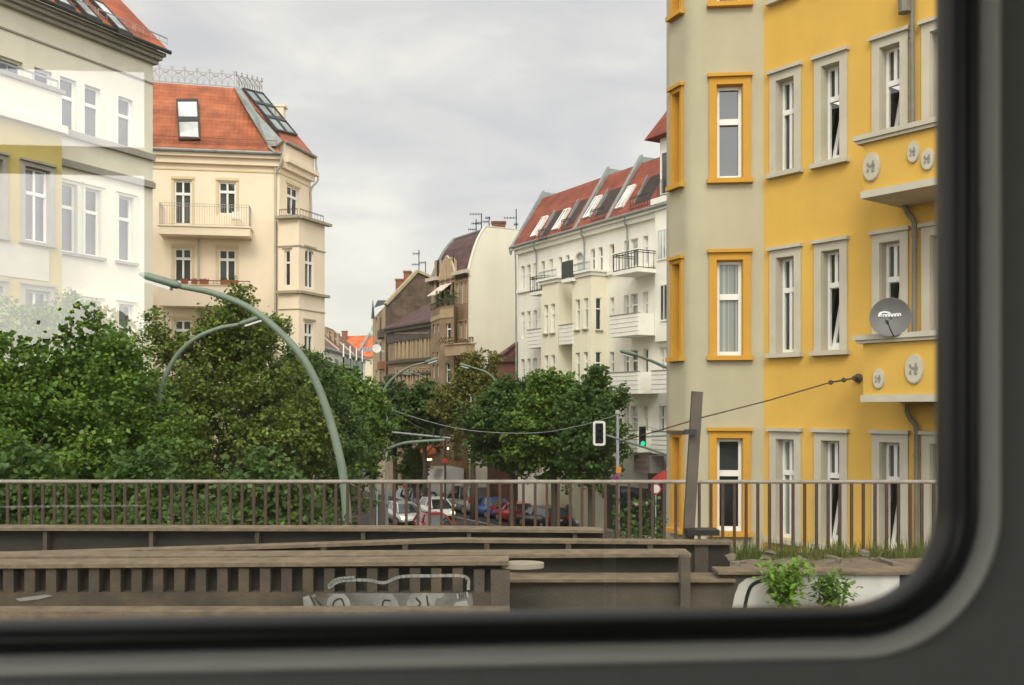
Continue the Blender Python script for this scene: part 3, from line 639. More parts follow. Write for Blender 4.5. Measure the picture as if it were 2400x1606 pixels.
for i, (xa, xb, ph) in enumerate(((424, 441, .05), (448, 462, .04), (468, 489, .05), (516, 534, .14), (535, 558, .2))):
    ua, ub = s1.u(xb), s1.u(xa); bx_ = thing('flower_box', ['terracotta flower box just behind the tip of the bent street lamp', 'short terracotta flower box between lamp tip and pale downpipe', 'terracotta flower box under the pale downpipe on the cream balcony', 'terracotta flower box with low plants below the half open window', 'long terracotta flower box with the tallest plant on the cream balcony'][i], 'flower box', CP.pt((ua + ub) / 2, BALZ, 1.04), 'flower boxes on the cream balcony')
    mm = MB(); c_ = [(ua + .02, 1.0), (ub - .02, 1.0), (ub - .02, 1.16), (ua + .02, 1.16)]; d_ = [(ua, .97), (ub, .97), (ub, 1.19), (ua, 1.19)]
    mm.hexa([CP.pt(u, BALZ + .001, o) for u, o in c_], [CP.pt(u, BALZ + .2, o) for u, o in d_]); mm.pbox(CP, ua - .015, ub + .015, BALZ + .2005, BALZ + .235, .955, 1.205); mm.build('planter', M_terra, bx_)
    mm = MB(); plantlet(mm, CP.pt((ua + ub) / 2, BALZ + .2, 1.08), (ub - ua) * .42, .08, ph * 1.3, 60, .07); mm.build('plants', M_pl, bx_)
t = thing('balcony_chair', 'pale folding chair standing on the upper cream balcony', 'chair', CP.pt(u0 + .75, s1.hit(480, 532)[1] + .08, .6)); zc = ORG[t].z; uu = u0 + .75
mm = MB(); mm.pbox(CP, uu - .22, uu + .22, zc + .42, zc + .45, .4, .82); mm.build('seat', M_white_frame, t)
mm = MB(); mm.pbox(CP, uu - .22, uu + .22, zc + .6, zc + .72, .40, .42); mm.pbox(CP, uu - .22, uu + .22, zc + .76, zc + .88, .40, .42); mm.build('backrest', M_white_frame, t)
for a in (-.2, .2):
    for o, tp in ((.42, .88), (.8, .42)): mm = MB(); mm.bar(CP.pt(uu + a, zc, o), CP.pt(uu + a, zc + tp, o), .025); mm.build('leg', M_white_frame, t)

# ---------------------------------------------------------------- white row of flats beyond the corner
M_wh = mat('white_plaster', (.84, .81, .71), .92, .05, .4, streak=.1)
M_whb = mat('cream_white_plaster', (.82, .77, .60), .92, .06, .5, streak=.1)
M_wtrim = mat('white_trim', (.82, .80, .72), .85, .06, 2)
M_tile_w = tilemat('red_brown_roof_tiles', (.25, .055, .028), (.33, .085, .042), (.09, .028, .018), .25, .36)
WP = Plane(tuple(px(1214, HY, 72.5)[:2]), (1320, -2300)); wr = thing('apartment_block', 'long white block of flats with red tiled attic, iron balconies and bays', 'house', (2, 70, 0))
ARCHM[wr] = M_wh; WL = 30; wez = EYE + 11.55
def wz(y, x=1225): return WP.hit(x, y)[1]
tops = [wz(624), wz(732), wz(842), wz(842) - 3.45]; hgt = [1.8, 1.95, 1.95, 2.0]
colsW = [1225, 1239, 1254, 1272, 1291, 1313, 1330, 1357, 1389, 1407, 1434, 1468, 1486, 1513, 1551, 1562]
PRJ = 1.2; P_ = WP.off(PRJ); BAYS = [(P_.u(1268), P_.u(1308)), (P_.u(1341), P_.u(1386))]; LOG = [(WP.u(1309), WP.u(1337)), (WP.u(1452), WP.u(1497))]
ww = .5; H = []; HB = []; btop = P_.hit(1290, 652)[1] - .36
for r_, (tz_, hg) in enumerate(zip(tops, hgt)):
    for x in colsW:
        u = WP.u(x); wd = 1.1 if x == 1357 and r_ == 0 else (.75 if x > 1470 and x < 1490 else ww)
        inb = [k for k, (a, c_) in enumerate(BAYS) if a < u < c_]
        if r_ == 0 or not inb: H.append((u - wd / 2, u + wd / 2, tz_ - hg, tz_, r_, x))
for k, xs in ((0, (1280, 1296)), (1, (1354, 1373))):
    for r_ in (1, 2, 3):
        for x in xs: u = P_.u(x); HB.append((u - ww / 2, u + ww / 2, tops[r_] - hgt[r_], tops[r_], r_, x))
mm = MB(); wallgrid(mm, WP, 0, WL, 0, wez, [h[:4] for h in H], .22); mm.poly(WP.pt(0, 0), WP.pt(0, 0, -11), WP.pt(0, wez, -11), WP.pt(0, wez)); mm.build('wall', M_wh, wr)
for h in H: window(wr, WP, *h[:4], .22, glass=G_white if (h[5] + h[4]) % 3 else G_mid, fw=.06, mull=0, arch=.55 if (h[5] == 1357 and h[4] == 0) else False)
for k, (a, c_) in enumerate(BAYS):
    mm = MB(); hh = [h for h in HB if a < (h[0] + h[1]) / 2 < c_]; wallgrid(mm, P_, a, c_, 0, btop, [h[:4] for h in hh], .18)
    mm.poly(WP.pt(a, 0), WP.pt(a, 0, PRJ), WP.pt(a, btop, PRJ), WP.pt(a, btop)); FK = Plane(tuple(WP.pt(c_, 0)[:2]), tuple(WP.n[:2])); FK.n = WP.d.copy(); fh_ = [(.42, .85, tops[r] - hgt[r] - .1, tops[r], r) for r in (1, 2, 3)] if k else []
    wallgrid(mm, FK, 0, PRJ, 0, btop, [h[:4] for h in fh_], .12)
    by = mm.build('bay', M_whb, wr)
    for h in fh_: window(wr, FK, *h[:4], .12, glass=G_dark, fw=.05, mull=0, sill=M_trimd)
    for h in hh: window(wr, P_, *h[:4], .18, glass=G_white, fw=.06, mull=0, sill=M_trimd)
    mm = MB(); mm.pbox(WP, a - .1, c_ + .1, btop, btop + .22, .004, PRJ + .12); mm.pbox(WP, a - .25, c_ + .25, btop + .221, btop + .36, .004, PRJ + .25); mm.build('cornice', M_wtrim, by)
    mm = MB(); rail(mm, WP.pt(a, btop + .36, PRJ + .15), WP.pt(c_, btop + .36, PRJ + .15), .5, 14, .02, rails=2); mm.build('railing', M_steel, by)
mm = MB(); mm.pbox(WP, 0, WL, wez - .3, wez - .01, .003, .25); mm.pbox(WP, -.1, WL, wez, wez + .25, .003, .5)
for a, c_ in ((0, BAYS[0][0]), (BAYS[1][1], WL)): mm.pbox(WP, a, c_ - .002, btop + .02, btop + .28, .003, .16)
mm.build('cornice', M_wtrim, wr)
# balconies of the row: (x range, row, kind)
M_green = mat('dark_green_screen', (.05, .06, .05), .6, .2, 4)
def wbal(xa, xb, zf, kind, o=1.25):
    q = WP.off(o); a, c_ = q.u(xa), q.u(xb); mm = MB()
    mm.pbox(WP, a, c_, zf - .22, zf, .004, o)
    if kind == 'solid':
        mm.pbox(WP, a, c_, zf + .001, zf + 1.05, o - .12, o); mm.pbox(WP, a, a + .12, zf + .001, zf + 1.05, .004, o - .121); mm.pbox(WP, c_ - .12, c_, zf + .001, zf + 1.05, .004, o - .121)
    bl = mm.build('balcony', M_wtrim, wr)
    if kind == 'solid':
        mm = MB()
        for k in range(4): mm.pbox(WP, a - .01, c_ + .01, zf + .0 + k * .27, zf + .025 + k * .27, o - .1, o + .012)
        mm.pbox(WP, a - .03, c_ + .03, zf + 1.051, zf + 1.1, o - .16, o + .04); mm.build('siding_groove', M_trimd, bl)
    elif kind == 'iron':
        mm = MB(); n = max(3, int((c_ - a) / .3)); rail(mm, WP.pt(a + .03, zf, o - .04), WP.pt(c_ - .03, zf, o - .04), 1.05, n, .03); rail(mm, WP.pt(a + .03, zf, .1), WP.pt(a + .03, zf, o - .05), 1.05, 4, .03); rail(mm, WP.pt(c_ - .03, zf, .1), WP.pt(c_ - .03, zf, o - .05), 1.05, 4, .03); mm.build('railing', M_darkmetal, bl)
    else:
        mm = MB(); mm.pbox(WP, a, c_, zf + .05, zf + 1.15, o - .05, o); mm.build('screen', M_green, bl)
z4 = [t_ - 2.05 for t_ in tops]
wbal(1241, 1268, z4[0] - .3, 'iron', 1.3); wbal(1316, 1342, z4[0] + .1, 'screen', 1.5); wbal(1436, 1494, z4[0] - .15, 'iron', 1.7)
for r_ in (1, 2, 3):
    wbal(1236, 1268, z4[r_] - .55, 'solid', 1.1); wbal(1310, 1341, z4[r_] - .55, 'solid', 1.3); wbal(1430, 1494, z4[r_] - .45, 'solid', 1.6); 
    if r_ > 1: wbal(1527, 1580, z4[r_] - .45, 'solid', 1.4)
# projecting turret at the near end
TP = WP.off(.35); a, c_ = TP.u(1535), WL; mm = MB()
mm.pbox(WP, a, c_, tops[1] - 3.1, wez + .6, .006, .35); mm.pbox(WP, a + .35, c_, wez + .601, wez + 4.2, -2.5, .25); tur = mm.build('turret', M_wh, wr)
mm = MB(); mm.pbox(WP, a - .1, c_, wez + .35, wez + .7, .36, .6); mm.build('ledge', M_wtrim, tur)
mm = MB(); zt = wez + 4.2; q0 = [WP.pt(a - .35, zt, .9), WP.pt(a + 5.5, zt, .9), WP.pt(a + 5.5, zt, -4), WP.pt(a - .35, zt, -4)]; ap = WP.pt(a + 2.6, zt + 4.6, -1.6)
mm.poly(*q0)
for i in range(4): mm.poly(q0[i], q0[(i + 1) % 4], ap)
mm.build('turret_roof', M_tile_w, tur)
QP = WP.off(.25)
def flatwin(parent, P_, ua, ub, z0, z1, gm=None, nm='window'):
    mm = MB(); mm.pbox(P_, ua, ub, z0, z1, .003, .05); w_ = mm.build(nm, gm or G_mid, parent); f_ = MB()
    for aa, bb in ((ua - .04, ua + .02), (ub - .02, ub + .04)): f_.pbox(P_, aa, bb, z0 - .06, z1 + .06, .004, .08)
    f_.pbox(P_, ua + .031, ub - .031, z1 - .03, z1 + .06, .004, .08); f_.pbox(P_, ua + .031, ub - .031, z0 - .06, z0 + .03, .004, .08); f_.pbox(P_, (ua + ub) / 2 - .025, (ua + ub) / 2 + .025, z0 + .031, z1 - .031, .004, .075); f_.build('window_frame', M_white_frame, w_); return w_
ua, ub = QP.u(1553), QP.u(1570); flatwin(wr, QP, ua, ub + .5, wez + .9, wez + 3.3, G_dark)
mm = MB(); rail(mm, QP.pt(ua - .1, wez + .72, .3), QP.pt(ub + .6, wez + .72, .3), .95, 8, .02); mm.build('railing', M_darkmetal, tur)
QP = WP.off(.35); ua, ub = QP.u(1550), QP.u(1566); flatwin(wr, QP, ua, ub, tops[1] - 1.9, tops[1] + .15, G_mid)
for x in (1549, 1562): u = QP.u(x); flatwin(wr, QP, u - .22, u + .22, tops[0] - 1.7, tops[0], G_white)
# attic roof
ras, rah = 2.6, 3.75
def wr_(u, s, up=0): return WP.pt(u, wez + .26 + s / ras * rah + up, .55 - s)
mm = MB(); mm.prism([wr_(-.15, 0), wr_(WL, 0), wr_(WL, ras), wr_(-.15 + .0, ras)], (0, 0, .08)); wroof = mm.build('roof', M_tile_w, wr)
mm = MB(); mm.poly(wr_(-.15, ras, .08), wr_(WL, ras, .08), WP.pt(WL, wez + 4.2, -9), WP.pt(-.15, wez + 4.2, -9)); mm.poly(WP.pt(-.1, wez, 0), wr_(-.1, ras), WP.pt(-.1, wez + 4.2, -9), WP.pt(-.1, wez, -11)); mm.build('flat_roof', M_zinc, wroof)
mm = MB(); mm.tube([wr_(-.2, -.05, .03), wr_(WL, -.05, .03)], .09, 8); mm.tube(cr([wr_(-.2, -.05, 0), WP.pt(-.2, wez - .3, .5), WP.pt(-.1, wez - .5, .15), WP.pt(-.1, 3, .1)], 4), .06, 6)
for x in (1260, 1372, 1473): u = WP.u(x); mm.tube(cr([wr_(u + .4, -.05, 0), WP.pt(u + .2, wez - .25, .45), WP.pt(u, wez - .6, .12), WP.pt(u, wez - 3.4, .12)], 4), .05, 6)
mm.build('gutter', M_zinc, wroof)
mm = MB()
for x in (1222, 1360, 1435):
    u = WP.u(x) if x != 1222 else -.1
    mm.hexa([wr_(u, -.02, .05), wr_(u + .35, -.02, .05), wr_(u + .35, ras + .1, .05), wr_(u, ras + .1, .05)], [wr_(u, -.02, .12), wr_(u + .35, -.02, .12), wr_(u + .35, ras + .1, .55), wr_(u, ras + .1, .55)])
    mm.pbox(WP, u, u + .34, wez + 3.6, wez + 4.55, -4.5, -2.16)
mm.build('party_wall', M_zinc, wroof)
def wsky(x, y, wd=.8, sl=1.05, gm=None, kind=0):
    # foot of the skylight at this point of the attic slope
    A0, A1, A2 = wr_(0, 0, .08), wr_(10, 0, .08), wr_(0, ras, .08); p, n = onp(x, y, A0, A1, A2); u = (p - WP.A).dot(WP.d); s = .55 - (p - WP.A).dot(WP.n)
    P = [wr_(u - wd / 2, s, .09), wr_(u + wd / 2, s, .09), wr_(u + wd / 2, s + sl, .09), wr_(u - wd / 2, s + sl, .09)]
    if kind == 0: framed(wroof, P, n, 2, 1, .07, M_white_frame, G_white, 'skylight')
    else:
        mm = MB(); a, b_ = u - wd / 2, u + wd / 2
        mm.hexa([wr_(a, s - .1, .0), wr_(b_, s - .1, .0), wr_(b_, s + sl + .2, .0), wr_(a, s + sl + .2, .0)], [wr_(a, s - .1, .1), wr_(b_, s - .1, .1), wr_(b_, s + sl + .2, .1), wr_(a, s + sl + .2, .1)])
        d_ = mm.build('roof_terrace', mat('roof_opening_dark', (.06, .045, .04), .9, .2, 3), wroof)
        mm = MB(); rail(mm, wr_(a - .1, s - .35, .05), wr_(b_ + .1, s - .35, .05), .75, 6, .025); mm.build('railing', M_darkmetal, d_)
        mm = MB(); mm.hexa([wr_(a - .1, s - .1, .1), wr_(a, s - .1, .1), wr_(a, s + sl, .1), wr_(a - .1, s + sl, .1)], [wr_(a - .1, s - .1, .2), wr_(a, s - .1, .2), wr_(a, s + sl, .5), wr_(a - .1, s + sl, .5)]); mm.build('dormer_cheek', M_zinc, d_)
for x, y in ((1251, 556), (1302, 540), (1375, 512), (1452, 490)): wsky(x, y)
for x, y, wd in ((1281, 546, .9), (1337, 522, .9), (1411, 498, 1.3), (1508, 468, 1.5)): wsky(x, y, wd, .95, kind=1)
# shop sign at the foot of the row
mm = MB(); s_ = WP.off(1.2); ua, ub = s_.u(1489), s_.u(1527); z0, z1 = s_.hit(1508, 1108)[1], s_.hit(1508, 1068)[1]
sg = thing('shop_sign', 'grey boxed shop sign under the lowest white balcony', 'sign', s_.pt((ua + ub) / 2, z0))
mm.pbox(s_, ua, ub, z0, z1, -.9, .1); mm.build('sign_box', mat('sign_grey', (.20, .19, .175), .6, .1), sg)
mm = MB()
for k in range(3): mm.pbox(s_, ua + .15, ub - .15 - .2 * (k % 2), z0 + .22 + k * .33, z0 + .38 + k * .33, .102, .115)
mm.build('sign_panel', mat('sign_red_brown', (.22, .12, .09), .6, .15, 6), sg)
mm = MB(); mm.pbox(s_, ua + .1, ub - .1, z0 - 3, z0 - .05, -.95, -.85); mm.build('shop_window', G_dark, wr)
mm = MB(); mm.pbox(WP, WP.u(1400), WL, .3, 3.1, .006, .05); mm.build('shop_front', G_dark, wr)
# ---------------------------------------------------------------- brown old houses and the blank cream fire wall
M_br = mat('brown_render', (.30, .205, .125), .92, .15, .7, streak=.3, stain=((.12, .09, .065), .5, .5, .75))
M_brl = mat('light_brown_trim', (.42, .31, .19), .9, .14, 1.5, streak=.2)
M_soot = mat('sooty_stucco', (.085, .07, .055), .9, .3, 1.5)
M_fire = mat('cream_fire_wall', (.75, .70, .575), .93, .05, .25, streak=.1, stain=((.58, .53, .42), .25, .55, .85))
M_pur = tilemat('purple_brown_tiles', (.10, .052, .05), (.145, .075, .07), (.04, .025, .025), .3, .36)
M_brick = tilemat('sooty_brick', (.13, .085, .05), (.19, .12, .075), (.10, .085, .065), .6, .22, .55, .3, .5, .12, None)
M_bwin = glassmat('old_dark_glass', (.016, .015, .014), 1.5)
CB = Plane(tuple(px(1103, HY, 79)[:2]), (-1400, 2300)); FPl = Plane(tuple(px(1103, HY, 79)[:2]), (2300, 1400))
bh = thing('tenement', 'brown old house with purple curved roof, gable, pink awning and blank cream fire wall', 'house', (-5, 84, 0))
def rect(P_, xa, xb, yt, yb):
    ua, za = P_.hit(xa, yt); ub, _ = P_.hit(xb, yt); xm = (xa + xb) / 2
    return (min(ua, ub), max(ua, ub), P_.hit(xm, yb)[1], P_.hit(xm, yt)[1])
CLn = CB.u(1011); cez = CB.hit(1103, 640)[1]
Rc = [rect(CB, *q) for q in ((1069, 1075, 665, 713), (1080, 1086, 662, 712), (1090, 1095, 660, 711), (1068, 1073, 758, 797), (1078, 1084, 756, 796), (1089, 1095, 754, 795), (1068, 1073, 850, 893), (1078, 1084, 848, 892), (1089, 1095, 847, 891))]
mm = MB(); wallgrid(mm, CB, 0, CLn, 0, cez, Rc, .2); mm.poly(CB.pt(CLn, 0), CB.pt(CLn, 0, -9), CB.pt(CLn, cez, -9), CB.pt(CLn, cez)); mm.build('wall', M_br, bh)
for i, h in enumerate(Rc): window(bh, CB, *h, .2, glass=M_bwin if i in (0,) else G_mid, fw=.07, mull=0, surround=M_brl, sw=.1)
prof = [FPl.hit(x, y) for x, y in ((1103, 646), (1105, 632), (1110, 612), (1117, 588), (1125, 566), (1134, 549), (1143, 536))]
top = prof[-1][1]; eR = FPl.hit(1226, 541); prof2 = prof + [(eR[0], top + .2)]
FW = MB(); FW.prism([FPl.pt(-.02, 0, .02), FPl.pt(-.02, prof[0][1], .02)] + [FPl.pt(u - .12, z + .12, .02) for u, z in prof] + [FPl.pt(eR[0], eR[1], .02), FPl.pt(13, eR[1] + .1, .02), FPl.pt(13, 0, .02)], -FPl.n * .35)
fw_ = FW.build('fire_wall', M_fire, bh)
mm = MB(); m0 = [(u - .16, z + .16) for u, z in prof] + [(eR[0], eR[1] + .02), (13, eR[1] + .12)]
for (a, b_), (c_, d_) in zip(m0, m0[1:]): mm.prism([FPl.pt(a, b_, .05), FPl.pt(c_, d_, .05), FPl.pt(c_, d_ + .06, .05), FPl.pt(a, b_ + .06, .05)], -FPl.n * .42)
mm.build('coping', M_fire, fw_)
Lr = CLn
mm = MB(); sec0 = [CB.pt(.36, z, -u + .25 * (i == 0)) for i, (u, z) in enumerate(prof2)]; sec1 = [CB.pt(Lr + .2 - max(0, u) * 1.0, z, -u + .25 * (i == 0)) for i, (u, z) in enumerate(prof2)]
for i in range(len(sec0) - 1): mm.poly(sec0[i], sec1[i], sec1[i + 1], sec0[i + 1])
hip = [CB.pt(Lr + .2 - max(0, u) * 1.0, z, -u) for u, z in prof2]
mm.poly(hip[0], *hip[1:-1], CB.pt(Lr - 1, prof2[0][1], -9)); roof = mm.build('roof', M_pur, bh)
mm = MB(); mm.tube(hip[:-1], .16, 6); mm.tube([hip[-2], CB.pt(.3, top + .05, -prof[-1][0])], .1, 6); mm.build('ridge_flashing', M_zinc, roof)
mm = MB(); ga, gb = CB.u(1070), CB.u(1032)
mm.pbox(CB, 0.0, ga, cez, cez + .3, -.1, .5); mm.pbox(CB, gb, CLn + .2, cez, cez + .3, -.1, .5); mm.build('cornice', mat('pale_cornice', (.50, .44, .34), .85, .15, 2), bh)
# curved gable
uR, uL = CB.u(1070), CB.u(1032); gz0 = cez - .4; gpk = CB.hit(1051, 604)[1]
G_ = [(uR + (uL - uR) * k / 20, gz0 + .4 + (gpk - gz0 - .4) * max(0, math.sin(math.pi * k / 20)) ** .75 * (1 + .04 * math.cos(math.pi * k / 2.5))) for k in range(21)]
mm = MB(); mm.prism([CB.pt(uR, gz0, .12)] + [CB.pt(u, z, .12) for u, z in G_] + [CB.pt(uL, gz0, .12)], -CB.n * 1.4); ga_ = mm.build('gable', M_brl, bh)
mm = MB(); mm.tube([CB.pt(u, z + .04, .1) for u, z in G_], .09, 6); mm.build('coping', MATS['pale_cornice'], ga_)
# oriel with loggia on top
P1, P2, P3 = CB.pt(CB.u(1066), 0, 0), px(1031.5, HY, 81.0), px(1010, HY, 84.6); P1.z = 0
oz = CB.off(1.2).hit(1048, 716)[1]
OA = Plane(tuple(P1[:2]), tuple((px(1031.5, HY, 81.0) - px(1064, HY, 79.6))[:2])); OA = Plane(tuple(px(1064, HY, 79.6)[:2]), tuple((P2 - px(1064, HY, 79.6))[:2])); OB = Plane(tuple(P2[:2]), tuple((P3 - P2)[:2]))
la, lb = OA.u(1031.5), OB.u(1010)
ra = [rect(OA, 1045, 1057, 758, 797), rect(OA, 1044, 1057, 851, 898)]; rb = [rect(OB, 1014, 1019, 761, 781), rect(OB, 1024, 1029, 759, 779), rect(OB, 1013, 1018, 826, 840), rect(OB, 1023, 1028, 825, 839), rect(OB, 1013, 1018, 854, 885), rect(OB, 1023, 1028, 853, 884)]
mm = MB(); wallgrid(mm, OA, 0, la, 0, oz, ra, .2); wallgrid(mm, OB, 0, lb, 0, oz, rb, .2); q = OA.pt(0, 0); q2 = CB.pt(CB.u(1068), 0, -.2)
mm.poly((q.x, q.y, 0), (q2.x, q2.y, 0), (q2.x, q2.y, oz), (q.x, q.y, oz)); mm.poly(*[(p.x, p.y, oz) for p in (OA.pt(0, 0), P2, P3, CB.pt(CLn, 0, -.3), q2)]); ob = mm.build('oriel', M_br, bh)
for h in ra: window(bh, OA, *h, .2, glass=M_bwin, fw=.06, mull=0)
for h in rb: window(bh, OB, *h, .2, glass=M_bwin, fw=.06, mull=0)
mm = MB(); zb_ = OA.hit(1048, 745)[1]; mm.pbox(OA, .06, la, zb_, oz - .25, .003, .06); mm.pbox(OB, 0, lb - .1, zb_, oz - .6, .003, .06); mm.build('frieze', M_brl, ob)
mm = MB(); rail(mm, OA.pt(0, oz, .02), OA.pt(la, oz, .02), .55, 12, .03); rail(mm, OB.pt(0, oz, .02), OB.pt(lb, oz, .02), .55, 12, .03); mm.build('railing', M_soot, ob)
mm = MB(); mm.pbox(CB, CB.u(1064), CB.u(1020), oz, oz + 4.3, .005, .04); mm.build('loggia_door', M_bwin, bh)
mm = MB()
for u in np.linspace(CB.u(1061), CB.u(1024), 4): mm.pbox(CB, u - .09, u + .09, oz, oz + 4.2, .045, .2)
mm.build('loggia_post', M_brl, bh)
mm = MB(); plantlet(mm, OA.pt(1.0, oz + .3, -.4), 1.2, .3, 1.0, 90, .25); plantlet(mm, OA.pt(la - .2, oz + .3, -.3), .8, .3, .8, 60, .25); mm.build('balcony_plants', M_pl, bh)
aw0, aw1 = CB.pt(CB.u(1064), CB.hit(1064, 664)[1], .2), CB.pt(CB.u(1038), CB.hit(1064, 664)[1], .2); dz = Vector((0, 0, -1.0))
mm = MB(); mm.prism([aw0, aw1, aw1 + CB.n * 1.3 + dz, aw0 + CB.n * 1.3 + dz], (0, 0, .04)); mm.build('awning', mat('faded_pink_awning', (.62, .50, .43), .85, .08, 2), bh)
bp = OA.off(.9); ua, ub = sorted((bp.u(1092), bp.u(1043))); z1, z0 = bp.hit(1068, 808)[1], bp.hit(1068, 833)[1]
mm = MB(); mm.pbox(OA, ua, ub, z0, z1, .01, .9); mm.pbox(OA, ua - .1, ub + .1, z1 + .001, z1 + .12, -.1, 1.0); b1 = mm.build('balcony', M_brl, bh)
mm = MB(); plantlet(mm, OA.pt((ua + ub) / 2, z1 + .12, .8), (ub - ua) / 2, .1, .4, 160, .2); mm.build('balcony_plants', mat('red_geraniums', (.16, .09, .035), .8, .5, 8), b1)
mm = MB(); c0 = FPl.pt(FPl.u(1173), top, -.3); mm.box((c0.x - .55, c0.y, top - .5), (c0.x + .55, c0.y + .7, top + .62)); mm.box((c0.x - .62, c0.y - .06, top + .621), (c0.x + .62, c0.y + .76, top + .78)); mm.build('chimney', mat('chimney_brick', (.16, .075, .05), .9, .3, 5), bh)
def antenna(pts_x, y0, y1, Y, label, bars):
    base = px(pts_x, y0, Y); m_ = MB(); m_.tube([base, px(pts_x, y1, Y)], .05, 5)
    for xa, xb, y in bars:
        m_.tube([px(xa, y, Y), px(xb, y, Y)], .03, 4)
        for k in range(5): x = xa + (xb - xa) * k / 4; m_.tube([px(x, y - 3, Y), px(x, y + 3, Y)], .022, 4)
    return tag(m_.build('roof_antenna', M_darkmetal, None, org=base), label, 'antenna', 'roof antennas')
antenna(1128.5, 545, 501, 86, 'tall roof antenna above the purple roof ridge, its top arm pointing west', [(1102, 1129, 502), (1120, 1129, 523)])
antenna(1116, 551, 514, 88, 'shorter forked roof antenna behind the purple ridge', [(1106, 1122, 524), (1098, 1117, 538)])
antenna(1146.5, 537, 508, 88, 'thin roof antenna between the purple ridge and the brick chimney', [(1132, 1147, 520), (1138, 1148, 511)])
antenna(1210, 541, 490, 86, 'roof antenna on the cream fire wall beside the white block', [(1182, 1211, 511), (1205, 1214, 526)])
antenna(982, 640, 586, 100, 'roof antenna with two arms over the sooty brick gable', [(968, 983, 595), (966, 983, 620)])
antenna(997.5, 640, 613, 101, 'low mast antenna between brick gable and purple roof', [(984, 998, 616)])
# low house with dark eaves
LB_ = Plane(tuple(px(1012, HY, 86.5)[:2]), (-1400, 2300)); lbh = thing('tenement', 'low brown house with black sooty eaves between brick gable and purple roofed house', 'house', (-9, 92, 0))
L2 = LB_.u(910); lz_ = LB_.hit(1010, 757)[1]
Rl = []
for x in (933, 942, 952, 961, 972, 982, 993, 1003): Rl += [rect(LB_, x - 2.6, x + 2.6, 786, 840), rect(LB_, x - 2.4, x + 2.4, 868, 905)]
mm = MB(); wallgrid(mm, LB_, -1, L2, 0, lz_, Rl, .25); mm.poly(LB_.pt(L2, 0), LB_.pt(L2, 0, -8), LB_.pt(L2, lz_, -8), LB_.pt(L2, lz_)); mm.build('wall', M_br, lbh)
for h in Rl: window(lbh, LB_, *h, .25, glass=M_bwin, fw=.05, mull=0, surround=M_brl if h[3] > lz_ - 6 else None, sw=.16, sproud=.1)
mm = MB(); mm.pbox(LB_, -1, L2 + .03, lz_ - 1.3, lz_ - .35, .004, .14); mm.pbox(LB_, -1, L2 + .05, lz_ - .349, lz_ - .02, .004, .35); mm.pbox(LB_, -1, L2 + .08, lz_ - .019, lz_ + .12, -.2, .5)
for x in (846, ): z = LB_.hit(960, x)[1]; mm.pbox(LB_, -1, L2, z - .15, z + .15, .004, .3); mm.pbox(LB_, -1, L2, z - 1.3, z - 1.1, .004, .22)
mm.build('cornice', M_soot, lbh)
mm = MB(); mm.poly(LB_.pt(-1, lz_ + .13, .5), LB_.pt(L2 + .1, lz_ + .13, .5), LB_.pt(L2 - 3.4, lz_ + 3.4, -4.5), LB_.pt(-1, lz_ + 3.4, -4.5)); mm.build('roof', M_pur, lbh)
# brick gable house
AF = px(904, HY, 95); AP = Plane(tuple(AF[:2]), (2300, 1400)); AD = Plane(tuple(AF[:2]), (-520, 2300))
ah = thing('tenement', 'narrow house with tall sooty brick gable, red chimneys and brick coloured balconies', 'house', (AF.x, AF.y + 3, 0))
gz = [AP.hit(904, 716), AP.hit(977, 638), AP.hit(1010, 652)]
mm = MB(); mm.prism([AP.pt(0, 0), AP.pt(*gz[0]), AP.pt(*gz[1]), AP.pt(*gz[2]), AP.pt(gz[2][0] + 4, gz[2][1] - 3), AP.pt(gz[2][0] + 4, 0)], AD.d * 9); mm.build('wall', M_brick, ah)
mm = MB()
for p, q in zip(gz, gz[1:]): mm.bar(AP.pt(p[0], p[1] + .1, -.1), AP.pt(q[0], q[1] + .1, -.1), .6, .25)
mm.build('coping', mat('stone_coping', (.38, .32, .2), .9, .2, 2), ah)
ra = []
for yt, yb in ((745, 790), (802, 845), (868, 905)): ra += [rect(AD, 880, 884, yt, yb), rect(AD, 890, 895, yt, yb)]
mm = MB(); AE = AD.off(.02); 
AL = AD.u(874); az = gz[0][1]; wallgrid(mm, AE, -.0, AL, 0, az, ra, .25); mm.build('facade', M_brl, ah)
for h in ra: window(ah, AE, *h, .24, glass=M_bwin, fw=.06, mull=0)
for (xa, xb, yt, yb, mt) in ((874, 898, 776, 795, M_soot), (873, 895, 849, 868, mat('brick_red_balcony', (.24, .10, .06), .85, .2, 3)), (866, 893, 915, 936, MATS['brick_red_balcony'])):
    P_ = AD.off(.5); ua, ub = .5, 3.6; mm = MB(); z1, z0 = P_.hit(885, yt)[1], P_.hit(885, yb)[1]; mm.pbox(AD, ua, ub, z0, z0 + .18, .03, .5); mm.pbox(AD, ua, ub, z0 + .181, z1, .4, .5); mm.pbox(AD, ua, ua + .1, z0 + .181, z1, .03, .399); mm.pbox(AD, ub - .1, ub, z0 + .181, z1, .03, .399); mm.build('balcony', mt, ah)
for x, y0, y1, w_ in ((936, 690, 658, 18), (954, 660, 639, 16)):
    mm = MB(); c = px(x, y0, 101); s_ = 101 / F; mm.box((c.x - w_ / 2 * s_, c.y, c.z - 2), (c.x + w_ / 2 * s_, c.y + 1, px(x, y1, 101).z)); mm.box((c.x - w_ / 2 * s_ - .06, c.y - .06, px(x, y1, 101).z + .001), (c.x + w_ / 2 * s_ + .06, c.y + 1.06, px(x, y1, 101).z + .2)); mm.build('chimney', MATS['brick_red_balcony'], ah)
